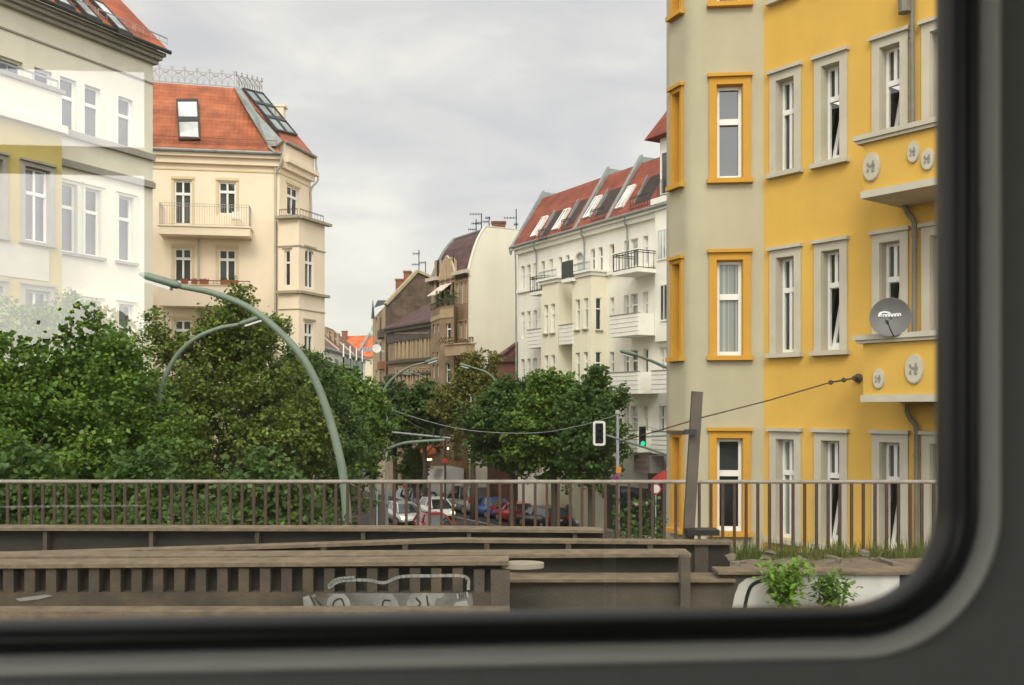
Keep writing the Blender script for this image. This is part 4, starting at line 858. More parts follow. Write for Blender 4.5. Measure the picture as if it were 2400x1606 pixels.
mm = MB(); c = px(895, 703, 99); mm.hexa([px(876, 722, 99), px(906, 712, 99), px(906, 712, 104), px(876, 722, 104)], [px(885, 704, 99.5), px(906, 704, 99.5), px(906, 704, 104), px(885, 704, 104)]); mm.tube([px(874, 747, 98), px(874, 703, 98)], [.18, .02], 6); mm.build('roof', mat('slate', (.05, .055, .065), .6, .2, 3), ah)
mm = MB(); P_ = AD.off(.5); u, z = P_.hit(890, 817); mm.lathe([(.01, 0), (.42, .04), (.44, .06), (.42, .02), (.01, -.05)], P_.pt(u, z, .3), 20, Vector((.3, -1, .2)).normalized().to_track_quat('Z', 'Y').to_matrix()); mm.tube([P_.pt(u, z, .3), P_.pt(u, z - .3, -.45)], .04, 5); tag(mm.build('satellite_dish', mat('dish_white', (.7, .7, .68), .5, .05), None, org=P_.pt(u, z)), 'small white satellite dish on the narrow brick gabled house', 'satellite dish')
# red brick shed roof behind the row
sh = thing('brick_annex', 'low dark red brick annex with sloping roof between fire wall and white block', 'shed', px(1190, HY, 77))
SHP = Plane(tuple(px(1158, HY, 76.6)[:2]), (2300, 700)); a = [SHP.hit(1160, 850), SHP.hit(1196, 820), SHP.hit(1226, 798)]
mm = MB(); mm.prism([SHP.pt(a[0][0], 0), SHP.pt(*a[0]), SHP.pt(*a[1]), SHP.pt(*a[2]), SHP.pt(a[2][0], 0)], -SHP.n * 2.2); mm.build('wall', tilemat('red_brown_brick', (.17, .065, .045), (.21, .085, .06), (.12, .07, .055), .5, .2, .3, .3, .5, .1, None), sh)
mm = MB()
for p, q in zip(a, a[1:]): mm.bar(SHP.pt(p[0] - .1, p[1] + .08, -.05), SHP.pt(q[0], q[1] + .08, -.05), .5, .12)
z = SHP.hit(1190, 848)[1]; mm.pbox(SHP, a[0][0], a[2][0], z, z + .45, .004, .3); mm.build('coping', mat('dark_roof_felt', (.10, .06, .05), .9, .2, 3), sh)

# ---------------------------------------------------------------- distant houses down the street
fh = thing('apartment_house', 'distant white house with brown tiled roof, balconies and chimneys beyond the cream house', 'house', px(810, HY, 125)); FH = Plane(tuple(px(757, HY, 118)[:2]), (60, 95)); ORGz = 0
q = Plane(tuple(px(752, HY, 118)[:2]), tuple((px(860, HY, 150) - px(752, HY, 118))[:2])); ql = q.u(856)
za = q.hit(757, 818)[1]
def pick(xs, yts, w_, h_): return [rect(q, x, x + w_, y, y + h_) for x in xs for y in yts]
wn = pick((786,), (843, 880), 8, 22) + pick((812, 826, 838, 846), (838, 876), 5, 18)
mm = MB(); wallgrid(mm, q, 0, ql, 0, za, wn, .15); mm.poly(q.pt(ql, 0), q.pt(ql, 0, -8), q.pt(ql, za, -8), q.pt(ql, za)); mm.build('wall', M_wh, fh)
for h in wn: window(fh, q, *h, .15, glass=G_mid, fw=.08, mull=0, transom=None)
mm = MB(); mm.prism([q.pt(-3, za, .5), q.pt(ql + .3, za, .5), q.pt(ql + .3, za + 4.6, -5), q.pt(-3, za + 4.6, -5)], (0, 0, .15)); r_ = mm.build('roof', tilemat('brown_tiles', (.17, .085, .06), (.22, .11, .075), (.08, .04, .03), .4, .5), fh)
mm = MB()
for u in (ql * .28, ql * .62): mm.hexa([q.pt(u, za + .1, .5), q.pt(u + .3, za + .1, .5), q.pt(u + .3, za + 4.7, -5), q.pt(u, za + 4.7, -5)], [q.pt(u, za + .4, .5), q.pt(u + .3, za + .4, .5), q.pt(u + .3, za + 5.0, -5), q.pt(u, za + 5.0, -5)])
mm.build('party_wall', M_lgrey, r_)
mm = MB(); mm.tube([q.pt(-3, za, .6), q.pt(ql + .3, za, .6)], .15, 6); mm.build('gutter', M_zinc, r_)
for x, y, w_, hh in ((761, 771, 5, 3), (768, 777, 8, 3), (780, 780, 7, 3), (791, 784, 5, 3)):
    mm = MB(); c = px(x, y, 132); s_ = 132 / F; mm.box((c.x - w_ / 2 * s_, c.y, c.z - 3), (c.x + w_ / 2 * s_, c.y + .8, c.z)); mm.box((c.x - w_ / 2 * s_ - .08, c.y - .08, c.z + .001), (c.x + w_ / 2 * s_ + .08, c.y + .88, c.z + .18)); mm.build('chimney', M_brl, r_)
P_ = q.off(1.2)
for y in (858, 888):
    ua, ub = sorted((P_.u(806), P_.u(850))); z = P_.hit(828, y)[1]; mm = MB(); mm.pbox(q, ua, ub, z - .4, z - .2, .004, 1.2); mm.pbox(q, ua, ub, z - .199, z + .7, 1.1, 1.2); mm.build('balcony', mat('green_balcony_panel', (.25, .30, .26), .7, .2, 2), fh)
    for u in np.linspace(ua, ub, 4): mm = MB(); mm.bar(q.pt(u, z - 2, 1.15), q.pt(u, z + 2.6, 1.15), .16); mm.build('balcony_post', M_white_frame, fh)
oh = thing('apartment_house', 'far house with bright orange roof at the end of the street', 'house', px(835, HY, 190)); a_, b_ = px(786, HY, 190), px(905, HY, 186); O_ = Plane(tuple(a_[:2]), tuple((b_ - a_)[:2])); ol = (b_ - a_).length; za = O_.hit(840, 838)[1]
wn = [rect(O_, x, x + 5, y, y + 11) for x in (852, 866, 879) for y in (846, 880)]
mm = MB(); wallgrid(mm, O_, 0, ol, 0, za, wn, .2); mm.build('wall', mat('pale_yellow_wall', (.62, .55, .38), .9, .08), oh)
for h in wn: window(oh, O_, *h, .2, glass=G_mid, fw=.1, mull=0, transom=None)
M_org = tilemat('orange_tiles', (.62, .145, .05), (.68, .18, .07), (.4, .09, .04), .4, .5)
mm = MB(); mm.prism([O_.pt(0, za, .6), O_.pt(ol, za, .6), O_.pt(ol, za + 4.4, -4.5), O_.pt(0, za + 4.4, -4.5)], (0, 0, .15)); r_ = mm.build('roof', M_org, oh)
mm = MB(); z = O_.hit(850, 824)[1]; mm.pbox(O_, O_.u(845), O_.u(872), za + .9, za + 1.9, -2.6, -.5); mm.build('dormer', M_zinc, r_)
mm = MB(); u = O_.u(836); mm.hexa([O_.pt(u, za + .1, .6), O_.pt(u + .5, za + .1, .6), O_.pt(u + .5, za + 4.6, -4.5), O_.pt(u, za + 4.6, -4.5)], [O_.pt(u, za + .5, .6), O_.pt(u + .5, za + .5, .6), O_.pt(u + .5, za + 5, -4.5), O_.pt(u, za + 5, -4.5)]); mm.build('party_wall', M_zinc, r_)
mm = MB(); c = px(807, 778, 193); mm.box((c.x - .5, c.y, c.z - 3), (c.x + .5, c.y + .8, c.z)); mm.box((c.x - .58, c.y - .08, c.z + .001), (c.x + .58, c.y + .88, c.z + .2)); mm.build('chimney', MATS['brick_red_balcony'], r_)
mm = MB(); c = px(872, 786, 320); s_ = 320 / F
mm.lathe([(11 * s_, -22), (11 * s_, 0), (10.4 * s_, 2 * s_), (8 * s_, 6 * s_), (4 * s_, 9 * s_), (2 * s_, 10 * s_), (2 * s_, 16 * s_), (2.6 * s_, 17 * s_), (1.2 * s_, 20 * s_), (.2 * s_, 26 * s_)], c, 20); tag(mm.build('church_dome', mat('copper_green', (.27, .42, .33), .7, .1, 1), None, org=(c.x, c.y, 0)), 'green copper dome with small lantern far down the street', 'dome')

# ---------------------------------------------------------------- cafe awnings, shop front in the street
M_oaw = mat('orange_awning', (.62, .16, .05), .85, .1, 2)
for i, (x0, y0, x1, y1, x2, y2, x3, y3) in enumerate(((980, 1053, 1016, 1048, 1012, 1056, 984, 1066), (993, 1070, 1024, 1054, 1033, 1052, 1026, 1062))):
    aw = thing('cafe_awning', ['flat orange cafe awning further from the street lamp, under dark leaves', 'slanting orange cafe awning over a row of small lights'][i], 'awning', px(x0, y0, 84), 'orange cafe awnings')
    a, b_ = px(x0, y0, 83 - i), px(x1, y1, 85 - i); mm = MB(); d_ = Vector((-.5, -.9, -.62)); a2, b2 = px(x1, y1, 85 - i), px(x1, y1, 85 - i) + (b_ - a) ; 
    A_, B_ = px((988, 998)[i], (1046, 1052)[i], 79.5 - i), px((1018, 1036)[i], (1041, 1045)[i], 78 - i); mm.prism([A_, B_, B_ + d_, A_ + d_], (0, 0, .04)); mm.prism([A_ + d_, B_ + d_, B_ + d_ - Vector((0, 0, .22)), A_ + d_ - Vector((0, 0, .22))], (0, -.02, 0)); mm.build('awning_cloth', M_oaw, aw)
    mm = MB(); mm.bar(A_ - Vector((0, 0, .6)), A_ + d_ + Vector((0, 0, -.1)), .04); mm.bar(B_ - Vector((0, 0, .6)), B_ + d_ + Vector((0, 0, -.1)), .04); mm.build('awning_arm', M_darkmetal, aw)
M_bulb = mat('warm_bulb', (1, .62, .25), .5, 0, emit=4)
lt = thing('light_string', 'row of small warm lamps glowing under the orange awning', 'lights', px(1005, 1078, 77))
for x, y in ((999, 1077), (1002, 1078), (1006, 1078), (1010, 1077), (961, 1074), (1050, 1052)):
    mm = MB(); mm.lathe([(.01, -.07), (.07, -.03), (.08, .03), (.04, .08), (.01, .1)], px(x, y, 77), 8); mm.build('bulb', M_bulb, lt)
mm = MB(); mm.tube([px(957, 1070, 77), px(999, 1073, 77), px(1012, 1073, 77), px(1052, 1046, 77)], .015, 4); mm.build('cable', M_black, lt)
cafe = thing('cafe', 'ground floor cafe front with orange panel beneath the brown houses', 'shop front', px(1000, HY, 88)); q = LB_.off(.5)
mm = MB(); ua, ub = sorted((q.u(1012), q.u(945))); mm.pbox(LB_, ua, ub, .1, 3.6, .36, .5); cw = mm.build('front_wall', mat('cafe_brown', (.13, .075, .04), .8, .3, 1.5), cafe)
for k in range(4): u = ua + (ub - ua) * (k + .15) / 4; mm = MB(); mm.pbox(LB_, u, u + (ub - ua) * .17, .7, 2.9, .503, .53); mm.build('window', M_bwin, cafe)
mm = MB(); u = q.u(952); mm.pbox(LB_, u - .5, u + .5, .3, 2.9, .535, .6); mm.build('orange_panel', M_oaw, cafe)
q = CB.off(1.3); ua, ub = sorted((q.u(1095), q.u(1040))); mm = MB(); mm.pbox(CB, ua, ub, .1, 3.7, 1.15, 1.3); cw = mm.build('front_wall', mat('cafe_ochre', (.33, .20, .08), .8, .3, 1.5), cafe)
mm = MB(); mm.pbox(CB, ua + .3, ua + 1.2, .4, 2.9, 1.303, 1.33); mm.pbox(CB, ua + 1.8, ub - .4, .9, 2.9, 1.303, 1.33); mm.build('window', M_bwin, cafe)

# ---------------------------------------------------------------- trees
def leafmat(name, a, b_, c):
    m = bpy.data.materials.new(name); m.use_nodes = True; t = m.node_tree; b = t.nodes['Principled BSDF']; b.inputs['Roughness'].default_value = .5; b.inputs['Specular IOR Level'].default_value = .35
    tcn = N(t, 'ShaderNodeTexCoord'); n1 = N(t, 'ShaderNodeTexNoise'); n1.inputs['Scale'].default_value = 1.35; n1.inputs['Detail'].default_value = 2; L(t, tcn.outputs['Object'], n1.inputs['Vector'])
    n2 = N(t, 'ShaderNodeTexWhiteNoise'); g_ = N(t, 'ShaderNodeNewGeometry'); L(t, g_.outputs['Random Per Island'], n2.inputs['Vector'])
    f = mathn(t, 'ADD', mathn(t, 'MULTIPLY', n1.outputs['Fac'], .75), mathn(t, 'MULTIPLY', g_.outputs['Random Per Island'], .3))
    col = ramp(t, f, [(.32, a), (.56, b_), (.8, c)]); L(t, col, b.inputs['Base Color'])
    tr = N(t, 'ShaderNodeBsdfTranslucent'); L(t, mixc(t, .5, col, (.12, .16, .02)), tr.inputs[0]); ms = N(t, 'ShaderNodeMixShader'); ms.inputs[0].default_value = .28
    L(t, b.outputs[0], ms.inputs[1]); L(t, tr.outputs[0], ms.inputs[2]); L(t, ms.outputs[0], t.nodes['Material Output'].inputs[0]); MATS[name] = m; return m
LEAF = leafmat('maple_leaves', (.05, .11, .013), (.105, .195, .022), (.25, .33, .05))
LEAFD = leafmat('dark_leaves', (.035, .08, .016), (.065, .13, .024), (.14, .21, .038))
LEAFY = leafmat('yellowish_leaves', (.10, .11, .025), (.16, .16, .035), (.24, .21, .05))
BARK = mat('bark', (.085, .07, .05), .95, .3, 6, bump=.5)
rng = np.random.default_rng(11)
def tree(name, label, xy, ztop, zbot, rx, ry, n_spray, per, ls, leaf, seed, spike=.9, group='street trees', lean=0, dens=1.0, tips=()):
    rg = np.random.default_rng(seed); X, Y = xy; t = thing(name, label, 'tree', (X, Y, 0), group)
    zc, rz = (ztop + zbot) / 2, (ztop - zbot) / 2
    mm = MB(); fork = zbot + rz * .25; r0 = .12 + rx * .045
    mm.tube([(X, Y, -.1), (X + .05, Y, zbot * .5), (X + lean * .5, Y, fork), (X + lean, Y, zc + rz * .3), (X + lean, Y, ztop - .4)], [r0, r0 * .85, r0 * .7, r0 * .35, r0 * .08], 8)
    limbs = []
    for k in range(9):
        a = k * 2.4 + rg.uniform(-.4, .4); h0_ = fork + rz * rg.uniform(-.1, .9); e_ = Vector((X + lean + math.cos(a) * rx * rg.uniform(.6, .9), Y + math.sin(a) * ry * rg.uniform(.6, .9), min(ztop - .3, h0_ + rz * rg.uniform(.3, .8)))); s_ = Vector((X + lean * .5, Y, h0_))
        mm.tube([s_, s_.lerp(e_, .5) + Vector((0, 0, .3)), e_], [r0 * .42, r0 * .25, r0 * .06], 6)
    mm.build('trunk', BARK, t, True)
    # sprays: short leafy shoots pointing outwards and up, more of them near the surface
    n_spray = int(n_spray * .82); d = rg.normal(size=(n_spray, 3)); d /= np.linalg.norm(d, axis=1)[:, None]; rad = rg.uniform(.15, 1, n_spray) ** .42
    lump = 1 + .24 * np.sin(d[:, 0] * 5 + seed) * np.cos(d[:, 2] * 4 + seed * 2) + .12 * np.sin(d[:, 1] * 7 + seed * 3)
    taper = np.where(d[:, 2] > 0, 1 - .62 * d[:, 2] * rad, 1)
    c = np.stack([X + lean + d[:, 0] * rad * rx * lump * taper, Y + d[:, 1] * rad * ry * lump * taper, zc + d[:, 2] * rad * rz * (1 + .08 * (lump - 1))], 1)
    sd = d * .7 + rg.normal(size=d.shape) * .35 + np.array([0, 0, .45]); sd /= np.linalg.norm(sd, axis=1)[:, None]
    ln = rg.uniform(.5, 1.25, n_spray) * spike
    for (tx, tz, tl, tn) in tips:       # long leading shoots that break the outline
        k = int(tn); c = np.vstack([c, np.tile([tx, Y - ry * .2, tz - tl], (k, 1)) + np.stack([rg.normal(0, .10, k), rg.normal(0, .3, k), rg.uniform(0, tl * .8, k)], 1)]); q = rg.normal(size=(k, 3)) * .55 + np.array([0, 0, .6]); sd = np.vstack([sd, q / np.linalg.norm(q, axis=1)[:, None]]); ln = np.concatenate([ln, rg.uniform(.25, .5, k)])
    ks = int(26 + 14 * rx); dd = rg.normal(size=(ks, 3)); dd[:, 2] = np.abs(dd[:, 2]) * .9 - .25; dd /= np.linalg.norm(dd, axis=1)[:, None]      # long outer shoots
    for q in dd:
        tp_ = 1 - .62 * max(0, q[2]); st = np.array([X + lean + q[0] * rx * tp_ * .85, Y + q[1] * ry * tp_ * .85, zc + q[2] * rz * .88]); up = q * .6 + np.array([0, 0, .5]) + rg.normal(size=3) * .2; up /= np.linalg.norm(up); le = rg.uniform(.5, 1.15) * spike
        f_ = np.linspace(.1, 1, 4); c = np.vstack([c, st + up * (f_ * le)[:, None]]); sd = np.vstack([sd, np.tile(up, (4, 1)) * .4 + rg.normal(size=(4, 3)) * .4]); ln = np.concatenate([ln, np.full(4, .3 * spike)])
    ns = len(c); tt = rg.uniform(0, 1, (ns, per)); sp_ = (.24 - .15 * tt) * spike
    p = c[:, None, :] + sd[:, None, :] * (tt * ln[:, None])[..., None] + rg.normal(size=(ns, per, 3)) * np.array([1.25, 1.25, .62]) * sp_[..., None]
    p = p.reshape(-1, 3); n = len(p)
    nrm = rg.normal(size=(n, 3)) * .75 + np.array([0, -.15, .95]); nrm /= np.linalg.norm(nrm, axis=1)[:, None]
    a = rg.normal(size=(n, 3)); a -= nrm * (a * nrm).sum(1)[:, None]; a /= np.linalg.norm(a, axis=1)[:, None]; b_ = np.cross(nrm, a)
    s = ls * rg.uniform(.6, 1.25, n)[:, None]
    v = np.stack([p - a * s * .5, p + b_ * s * .45 - nrm * s * .08, p + a * s * .62 - nrm * s * .18, p - b_ * s * .45 - nrm * s * .08], 1).reshape(-1, 3) - np.array([X, Y, 0])
    me = bpy.data.meshes.new('crown'); me.vertices.add(len(v)); me.vertices.foreach_set('co', v.ravel()); me.loops.add(len(v)); me.loops.foreach_set('vertex_index', np.arange(len(v), dtype=np.int32)); me.polygons.add(n); me.polygons.foreach_set('loop_start', np.arange(n, dtype=np.int32) * 4); me.update(calc_edges=True); me.materials.append(leaf)
    o = bpy.data.objects.new('crown', me); COL.objects.link(o); o.parent = t; ORG[o] = ORG[t]; return t
def tp(x, Y): return ((x - CX) / F * Y, Y)
def tz(y, Y): return EYE + (HY - y) / F * Y
def tipl(L_, Y): return [((x - CX) / F * Y, tz(y, Y), l, n) for x, y, l, n in L_]
tree('maple_tree', 'big leafy green maple at the outer edge, in front of the mustard bay', tp(-40, 24), tz(800, 24), 3.2, 2.5, 2.3, 420, 66, .115, LEAF, 3, tips=tipl([(20, 762, .7, 8)], 24))
tree('maple_tree', 'tall round green maple in front of the pale reflected house', tp(165, 26), tz(742, 26), 3.2, 2.75, 2.5, 640, 72, .115, LEAF, 5, tips=tipl([(120, 735, .6, 10), (185, 745, .7, 10), (68, 770, .9, 8), (290, 790, .6, 8), (50, 700, 1.2, 6)], 26))
tree('maple_tree', 'lower bushy maple between the two tall maples by the lamp', tp(338, 29), tz(915, 29), 3.0, 1.7, 2.0, 380, 64, .12, LEAF, 8, tips=tipl([(305, 880, .6, 8), (362, 890, .6, 8)], 29))
tree('maple_tree', 'tall olive green maple with spiky shoots in front of the cream house', tp(545, 31), tz(765, 31), 3.2, 2.9, 2.5, 620, 66, .12, leafmat('olive_leaves', (.06, .10, .013), (.125, .175, .022), (.26, .30, .05)), 13, tips=tipl([(567, 670, 1.3, 16), (505, 715, 1.2, 14), (530, 735, .9, 12), (380, 735, 1.2, 12), (400, 800, .9, 10), (645, 740, 1.0, 14), (440, 790, .8, 8), (600, 790, .6, 8)], 31))
tree('maple_tree', 'dark maple behind the bent near lamp post', tp(705, 35), tz(845, 35), 3.0, 2.0, 2.0, 420, 60, .13, LEAFD, 17, tips=tipl([(728, 830, .9, 10), (770, 845, .8, 8), (690, 822, .6, 8)], 35))
tree('street_tree', 'green street tree by the corner below the white far house', tp(812, 48), tz(895, 48), 4.2, 2.1, 2.0, 330, 36, .2, LEAF, 19, tips=tipl([(845, 885, .8, 8), (790, 885, .8, 8)], 48))
tree('street_tree', 'bluish green street tree in front of the sooty low house', tp(925, 82), tz(905, 82), 4.2, 2.6, 2.4, 240, 34, .26, leafmat('grey_green_leaves', (.05, .085, .035), (.07, .115, .045), (.10, .15, .05)), 23, 1.1)
tree('street_tree', 'small dark street tree above the orange awnings', tp(995, 74), tz(915, 74), 5.1, 2.2, 2.2, 240, 34, .24, LEAFD, 29)
tree('plane_tree', 'thin yellowish tree rising against the blank cream fire wall', tp(1108, 70), tz(858, 70), 4.3, 2.4, 2.2, 170, 30, .22, LEAFY, 31, 1.2, tips=tipl([(1122, 822, 1.5, 7), (1158, 826, 1.5, 7), (1090, 870, 1, 6)], 70))
tree('linden_tree', 'broad dark green tree before the far end of the white block', tp(1200, 60), tz(905, 60), 4.2, 2.8, 2.6, 480, 38, .22, LEAFD, 37, tips=tipl([(1245, 872, 1.2, 14), (1180, 890, .8, 8)], 60))
tree('linden_tree', 'wide green tree in the middle of the white block front', tp(1298, 57), tz(893, 57), 3.9, 2.7, 2.4, 460, 38, .21, LEAF, 41, tips=tipl([(1262, 868, 1.1, 12), (1310, 885, .8, 10)], 57))
tree('linden_tree', 'pointed green tree nearest the traffic lights', tp(1383, 54), tz(905, 54), 3.6, 1.65, 2.0, 430, 38, .2, LEAFD, 43, tips=tipl([(1398, 848, 1.9, 26), (1408, 880, 1.2, 14), (1455, 905, 1.0, 14), (1445, 930, .8, 8)], 54))
tree('street_tree', 'slim potted looking tree beside the orange cafe panel', tp(970, 76), tz(1062, 76), 1.6, .7, .7, 60, 30, .2, LEAFD, 47, .7)
# ---------------------------------------------------------------- street lamps, masts, wires, signals, signs
M_lamp = mat('grey_green_lamp_paint', (.155, .20, .15), .5, .15, 3)
M_pole = mat('galvanised_pole', (.36, .38, .38), .5, .15, 3, .3)
def lamp(label, Y, pts, head, r0, r1, base=True, hw=.13):
    P = [px(x, y, Y) for x, y in pts]; t = thing('street_lamp', label, 'street lamp', (P[0].x, Y, 0), 'arched street lamps')
    c = cr(P, 8); n = len(c); low = [Vector((P[0].x, Y, 0)), Vector((P[0].x, Y, 1.2)), Vector((P[0].x, Y, 1.25))]
    if base: c = low + c
    rr = ([r0 * 1.5, r0 * 1.5, r0] if base else []) + [r0 + (r1 - r0) * i / (n - 1) for i in range(n)]
    m = MB(); m.tube(c, rr, 12); m.build('pole', M_lamp, t, True)
    a, b_ = px(*head[0], Y), px(*head[1], Y); d = (b_ - a).normalized(); s = Vector((0, 1, 0)); u = d.cross(s).normalized(); u = u if u.z > 0 else -u
    m = MB(); sec = [(0, .6, .5), (.12, 1, .9), (.8, 1, .9), (1, .55, .4)]; vs = []
    for f_, w_, h_ in sec:
        p = a.lerp(b_, f_)
        for k in range(10):
            an = 2 * math.pi * k / 10; vs.append(p + s * hw * w_ * math.cos(an) + u * hw * .62 * h_ * math.sin(an))
    m.add(vs, [(i * 10 + k, i * 10 + (k + 1) % 10, (i + 1) * 10 + (k + 1) % 10, (i + 1) * 10 + k) for i in range(3) for k in range(10)] + [tuple(range(10))[::-1], tuple(range(30, 40))]); hd = m.build('lamp_head', M_lamp, t, True)
    m = MB(); q0, q1 = a.lerp(b_, .2), a.lerp(b_, .85); m.prism([q0 + s * hw * .6 - u * hw * .5, q1 + s * hw * .6 - u * hw * .5, q1 - s * hw * .6 - u * hw * .5, q0 - s * hw * .6 - u * hw * .5], -u * .05); m.build('diffuser', mat('lamp_diffuser', (.62, .62, .58), .4, .05), hd)
lamp('big pale green arched street lamp just beyond the railing', 15.6, [(815, 1700), (815, 1400), (814, 1234), (808, 1150), (797, 1075), (763, 952), (717, 850), (655, 778), (584, 722), (502, 688), (422, 671)], ((424, 671), (330, 643)), .085, .045, hw=.12)
lamp('slim arched street lamp curving out of the maples towards the big lamp', 27.6, [(371, 1150), (371, 1000), (374, 927), (388, 881), (417, 830), (459, 793), (512, 770), (560, 761)], ((560, 761), (623, 741)), .085, .055, hw=.14)
lamp('arched street lamp with its head before the sooty low house', 52, [(873, 1250), (874, 1078), (878, 1005), (884, 964), (894, 929), (911, 897), (938, 873), (964, 858.6), (996, 850)], ((996, 850), (1027, 839.5)), .085, .05, hw=.16)
lamp('small distant arched lamp leaning back inside the larger lamp arch', 75, [(1044, 1150), (1043, 1000), (1037.5, 941), (1029, 917), (1011, 897), (990, 882), (970, 875)], ((970, 875), (943, 872)), .08, .05, hw=.16)
lamp('arched street lamp over the thin yellowish tree', 60, [(1198, 1250), (1197, 1000), (1187, 929), (1172, 903), (1152, 882), (1134, 870), (1105, 861)], ((1105, 861), (1077, 853.5)), .085, .05, hw=.16)
lamp('arched street lamp reaching out from behind the yellow house corner', 36, [(1640, 1300), (1636, 1050), (1615, 930), (1570, 869), (1553, 858), (1524, 845), (1492, 833)], ((1492, 833), (1453, 822.5)), .08, .05, hw=.15)
# wire masts
def mast(label, x, ytop, Y, r=.09):
    m = MB(); b = px(x, ytop, Y); m.tube([(b.x, Y, 0), b], [r * 1.3, r * .7], 10); m.lathe([(.05, 0), (.12, .04), (.12, .16), (.04, .22)], b, 10); return tag(m.build('wire_mast', M_pole, None, org=(b.x, Y, 0)), label, 'mast', 'masts carrying span wires')
mast('slim grey wire mast beside the arched lamp of the sooty house', 906, 948, 55); mast('grey wire mast standing by the white bordered traffic light', 1447.5, 972, 48)
def wire(label, pts, r=.014):
    m = MB(); m.tube(cr([px(*p) for p in pts], 6), r, 5); tag(m.build('span_wire', M_pole, None, org=px(*pts[0])), label, 'wire', 'span wires over the crossing')
wire('long sagging span wire between the two grey wire masts', [(909, 957, 55), (964, 976, 54.5), (1034.6, 996, 53.8), (1108, 1009.7, 53), (1200, 1015.5, 52), (1278.5, 1013, 51), (1349, 1000, 49.7), (1390, 990, 48.9), (1446, 973, 48)], .015)
wire('span wire from the mast by the traffic light down to the yellow house corner', [(1448, 975, 48), (1508, 997, 42), (1572, 1014, 36), (1640, 1024, 30)], .018)
wire('span wire falling from the lamp side mast into the trees', [(905, 958, 55), (870, 985, 52), (834, 1002, 49), (760, 1022, 44)], .02)
wire('second thin span wire dropping under the long sagging one', [(910, 960, 55), (960, 990, 60), (1012, 1015, 66), (1016, 1018, 66)], .016)
hk = ypt(2005, 886, .3)
m = MB(); e0 = ypt(1944, 897, .55); m.tube([hk, e0], .018, 6)
for f_ in (.05, .45, .95): m.lathe([(.01, -.05), (.045, -.03), (.045, .03), (.01, .05)], hk.lerp(e0, f_), 8)
m.tube([e0, px(1800, 939, 19.8), px(1648, 978, 20.2), px(1535, 1012, 23), px(1450, 1036, 27)], .015, 5); tag(m.build('span_wire', MATS['rusty_iron'], None, org=hk), 'rusty span wire with insulators hooked to the yellow house wall', 'wire', 'span wires over the crossing')
# traffic signals
def signal(label, x0, x1, y0, y1, Y, arm, border, green):
    c = px((x0 + x1) / 2, (y0 + y1) / 2, Y); w_ = (x1 - x0) / F * Y; h_ = (y1 - y0) / F * Y
    t = thing('traffic_light', label, 'traffic light', c)
    if border:
        m = MB(); n = 6; rr = w_ * .22
        def rrect(w, h, r, y): return [Vector((c.x + sx * (w / 2 - r) + r * math.cos(R(a)), y, c.z + sz * (h / 2 - r) + r * math.sin(R(a)))) for sx, sz, a0 in ((1, 1, 0), (-1, 1, 90), (-1, -1, 180), (1, -1, 270)) for a in [a0 + 90 * k / n for k in range(n + 1)]]
        o, i = rrect(w_, h_, rr, Y), rrect(w_ * .64, h_ * .82, rr * .3, Y); N_ = len(o); D_ = Vector((0, .04, 0))
        m.add(o + i + [p + D_ for p in o] + [p + D_ for p in i], [f for k in range(N_) for f in ((k, (k + 1) % N_, N_ + (k + 1) % N_, N_ + k), (2 * N_ + k, 2 * N_ + (k + 1) % N_, 3 * N_ + (k + 1) % N_, 3 * N_ + k), (k, (k + 1) % N_, 2 * N_ + (k + 1) % N_, 2 * N_ + k), (N_ + k, N_ + (k + 1) % N_, 3 * N_ + (k + 1) % N_, 3 * N_ + k))])
        m.build('backing_board', mat('signal_white', (.80, .78, .72), .5, .03), t); bw, bh_ = w_ * .64, h_ * .82
    else: bw, bh_ = w_, h_
    m = MB(); m.box((c.x - bw / 2, Y + .005, c.z - bh_ / 2), (c.x + bw / 2, Y + .24, c.z + bh_ / 2)); hb = m.build('housing', M_black, t)
    for k in range(3):
        q = Vector((c.x, Y, c.z + (1 - k) * bh_ * .3)); r = min(bw * .36, bh_ * .14); mx = Vector((0, -1, 0)).to_track_quat('Z', 'Y').to_matrix()
        m = MB(); lit = green and k == 2; m.lathe([(r * .98, -.004), (r, .02), (r * .7, .035), (.01, .04)], q, 16, mx); m.build('lens', mat('green_light', (.0, .75, .38), .3, 0, emit=.8) if lit else mat('dark_lens', (.035, .035, .04), .25, 0), t)
        m = MB()
        n = 10
        for j in range(n):
            a0, a1 = R(-10 + 200 * j / n), R(-10 + 200 * (j + 1) / n); f0 = lambda a, y: Vector((q.x + r * 1.1 * math.cos(a), y, q.z + r * 1.1 * math.sin(a)))
            m.poly(f0(a0, Y), f0(a1, Y), f0(a1, Y - .16), f0(a0, Y - .16))
        m.build('visor', M_black, t)
    if arm: m = MB(); m.tube([px(*p) for p in arm], [.04, .07], 8); m.build('arm', M_lamp, t)
signal('dark traffic light with white rounded border and no lamp lit', 1390, 1419, 987, 1045, 40, [(1420, 1020, 40.1), (1500, 1045, 40.1), (1640, 1092, 40.1), (1640, 1400, 40.1)], True, False)
signal('black traffic light showing green beside the yellow house corner', 1499, 1514, 1000, 1049, 46, [(1514, 1024, 46.1), (1560, 1021, 46.1), (1640, 1017, 46.1), (1640, 1200, 46.1)], False, True)
t = thing('traffic_light', 'small far traffic light hanging on a thin horizontal arm over the awnings', 'traffic light', px(985, 1020, 56))
m = MB(); m.tube([px(907, 1012, 55), px(1055, 1027, 57)], .055, 8); m.build('arm', M_pole, t)
for x in (1015.5, 1034): m = MB(); m.box(tuple(px(x - 2, 1046, 56.4)), tuple(px(x + 2, 1004, 56.4) + Vector((0, .15, 0)))); m.build('housing', M_darkmetal, t)
t = thing('signal_gantry', 'arched pale signal arm bending out of the trees over the road', 'signal arm', px(880, 1085, 53))
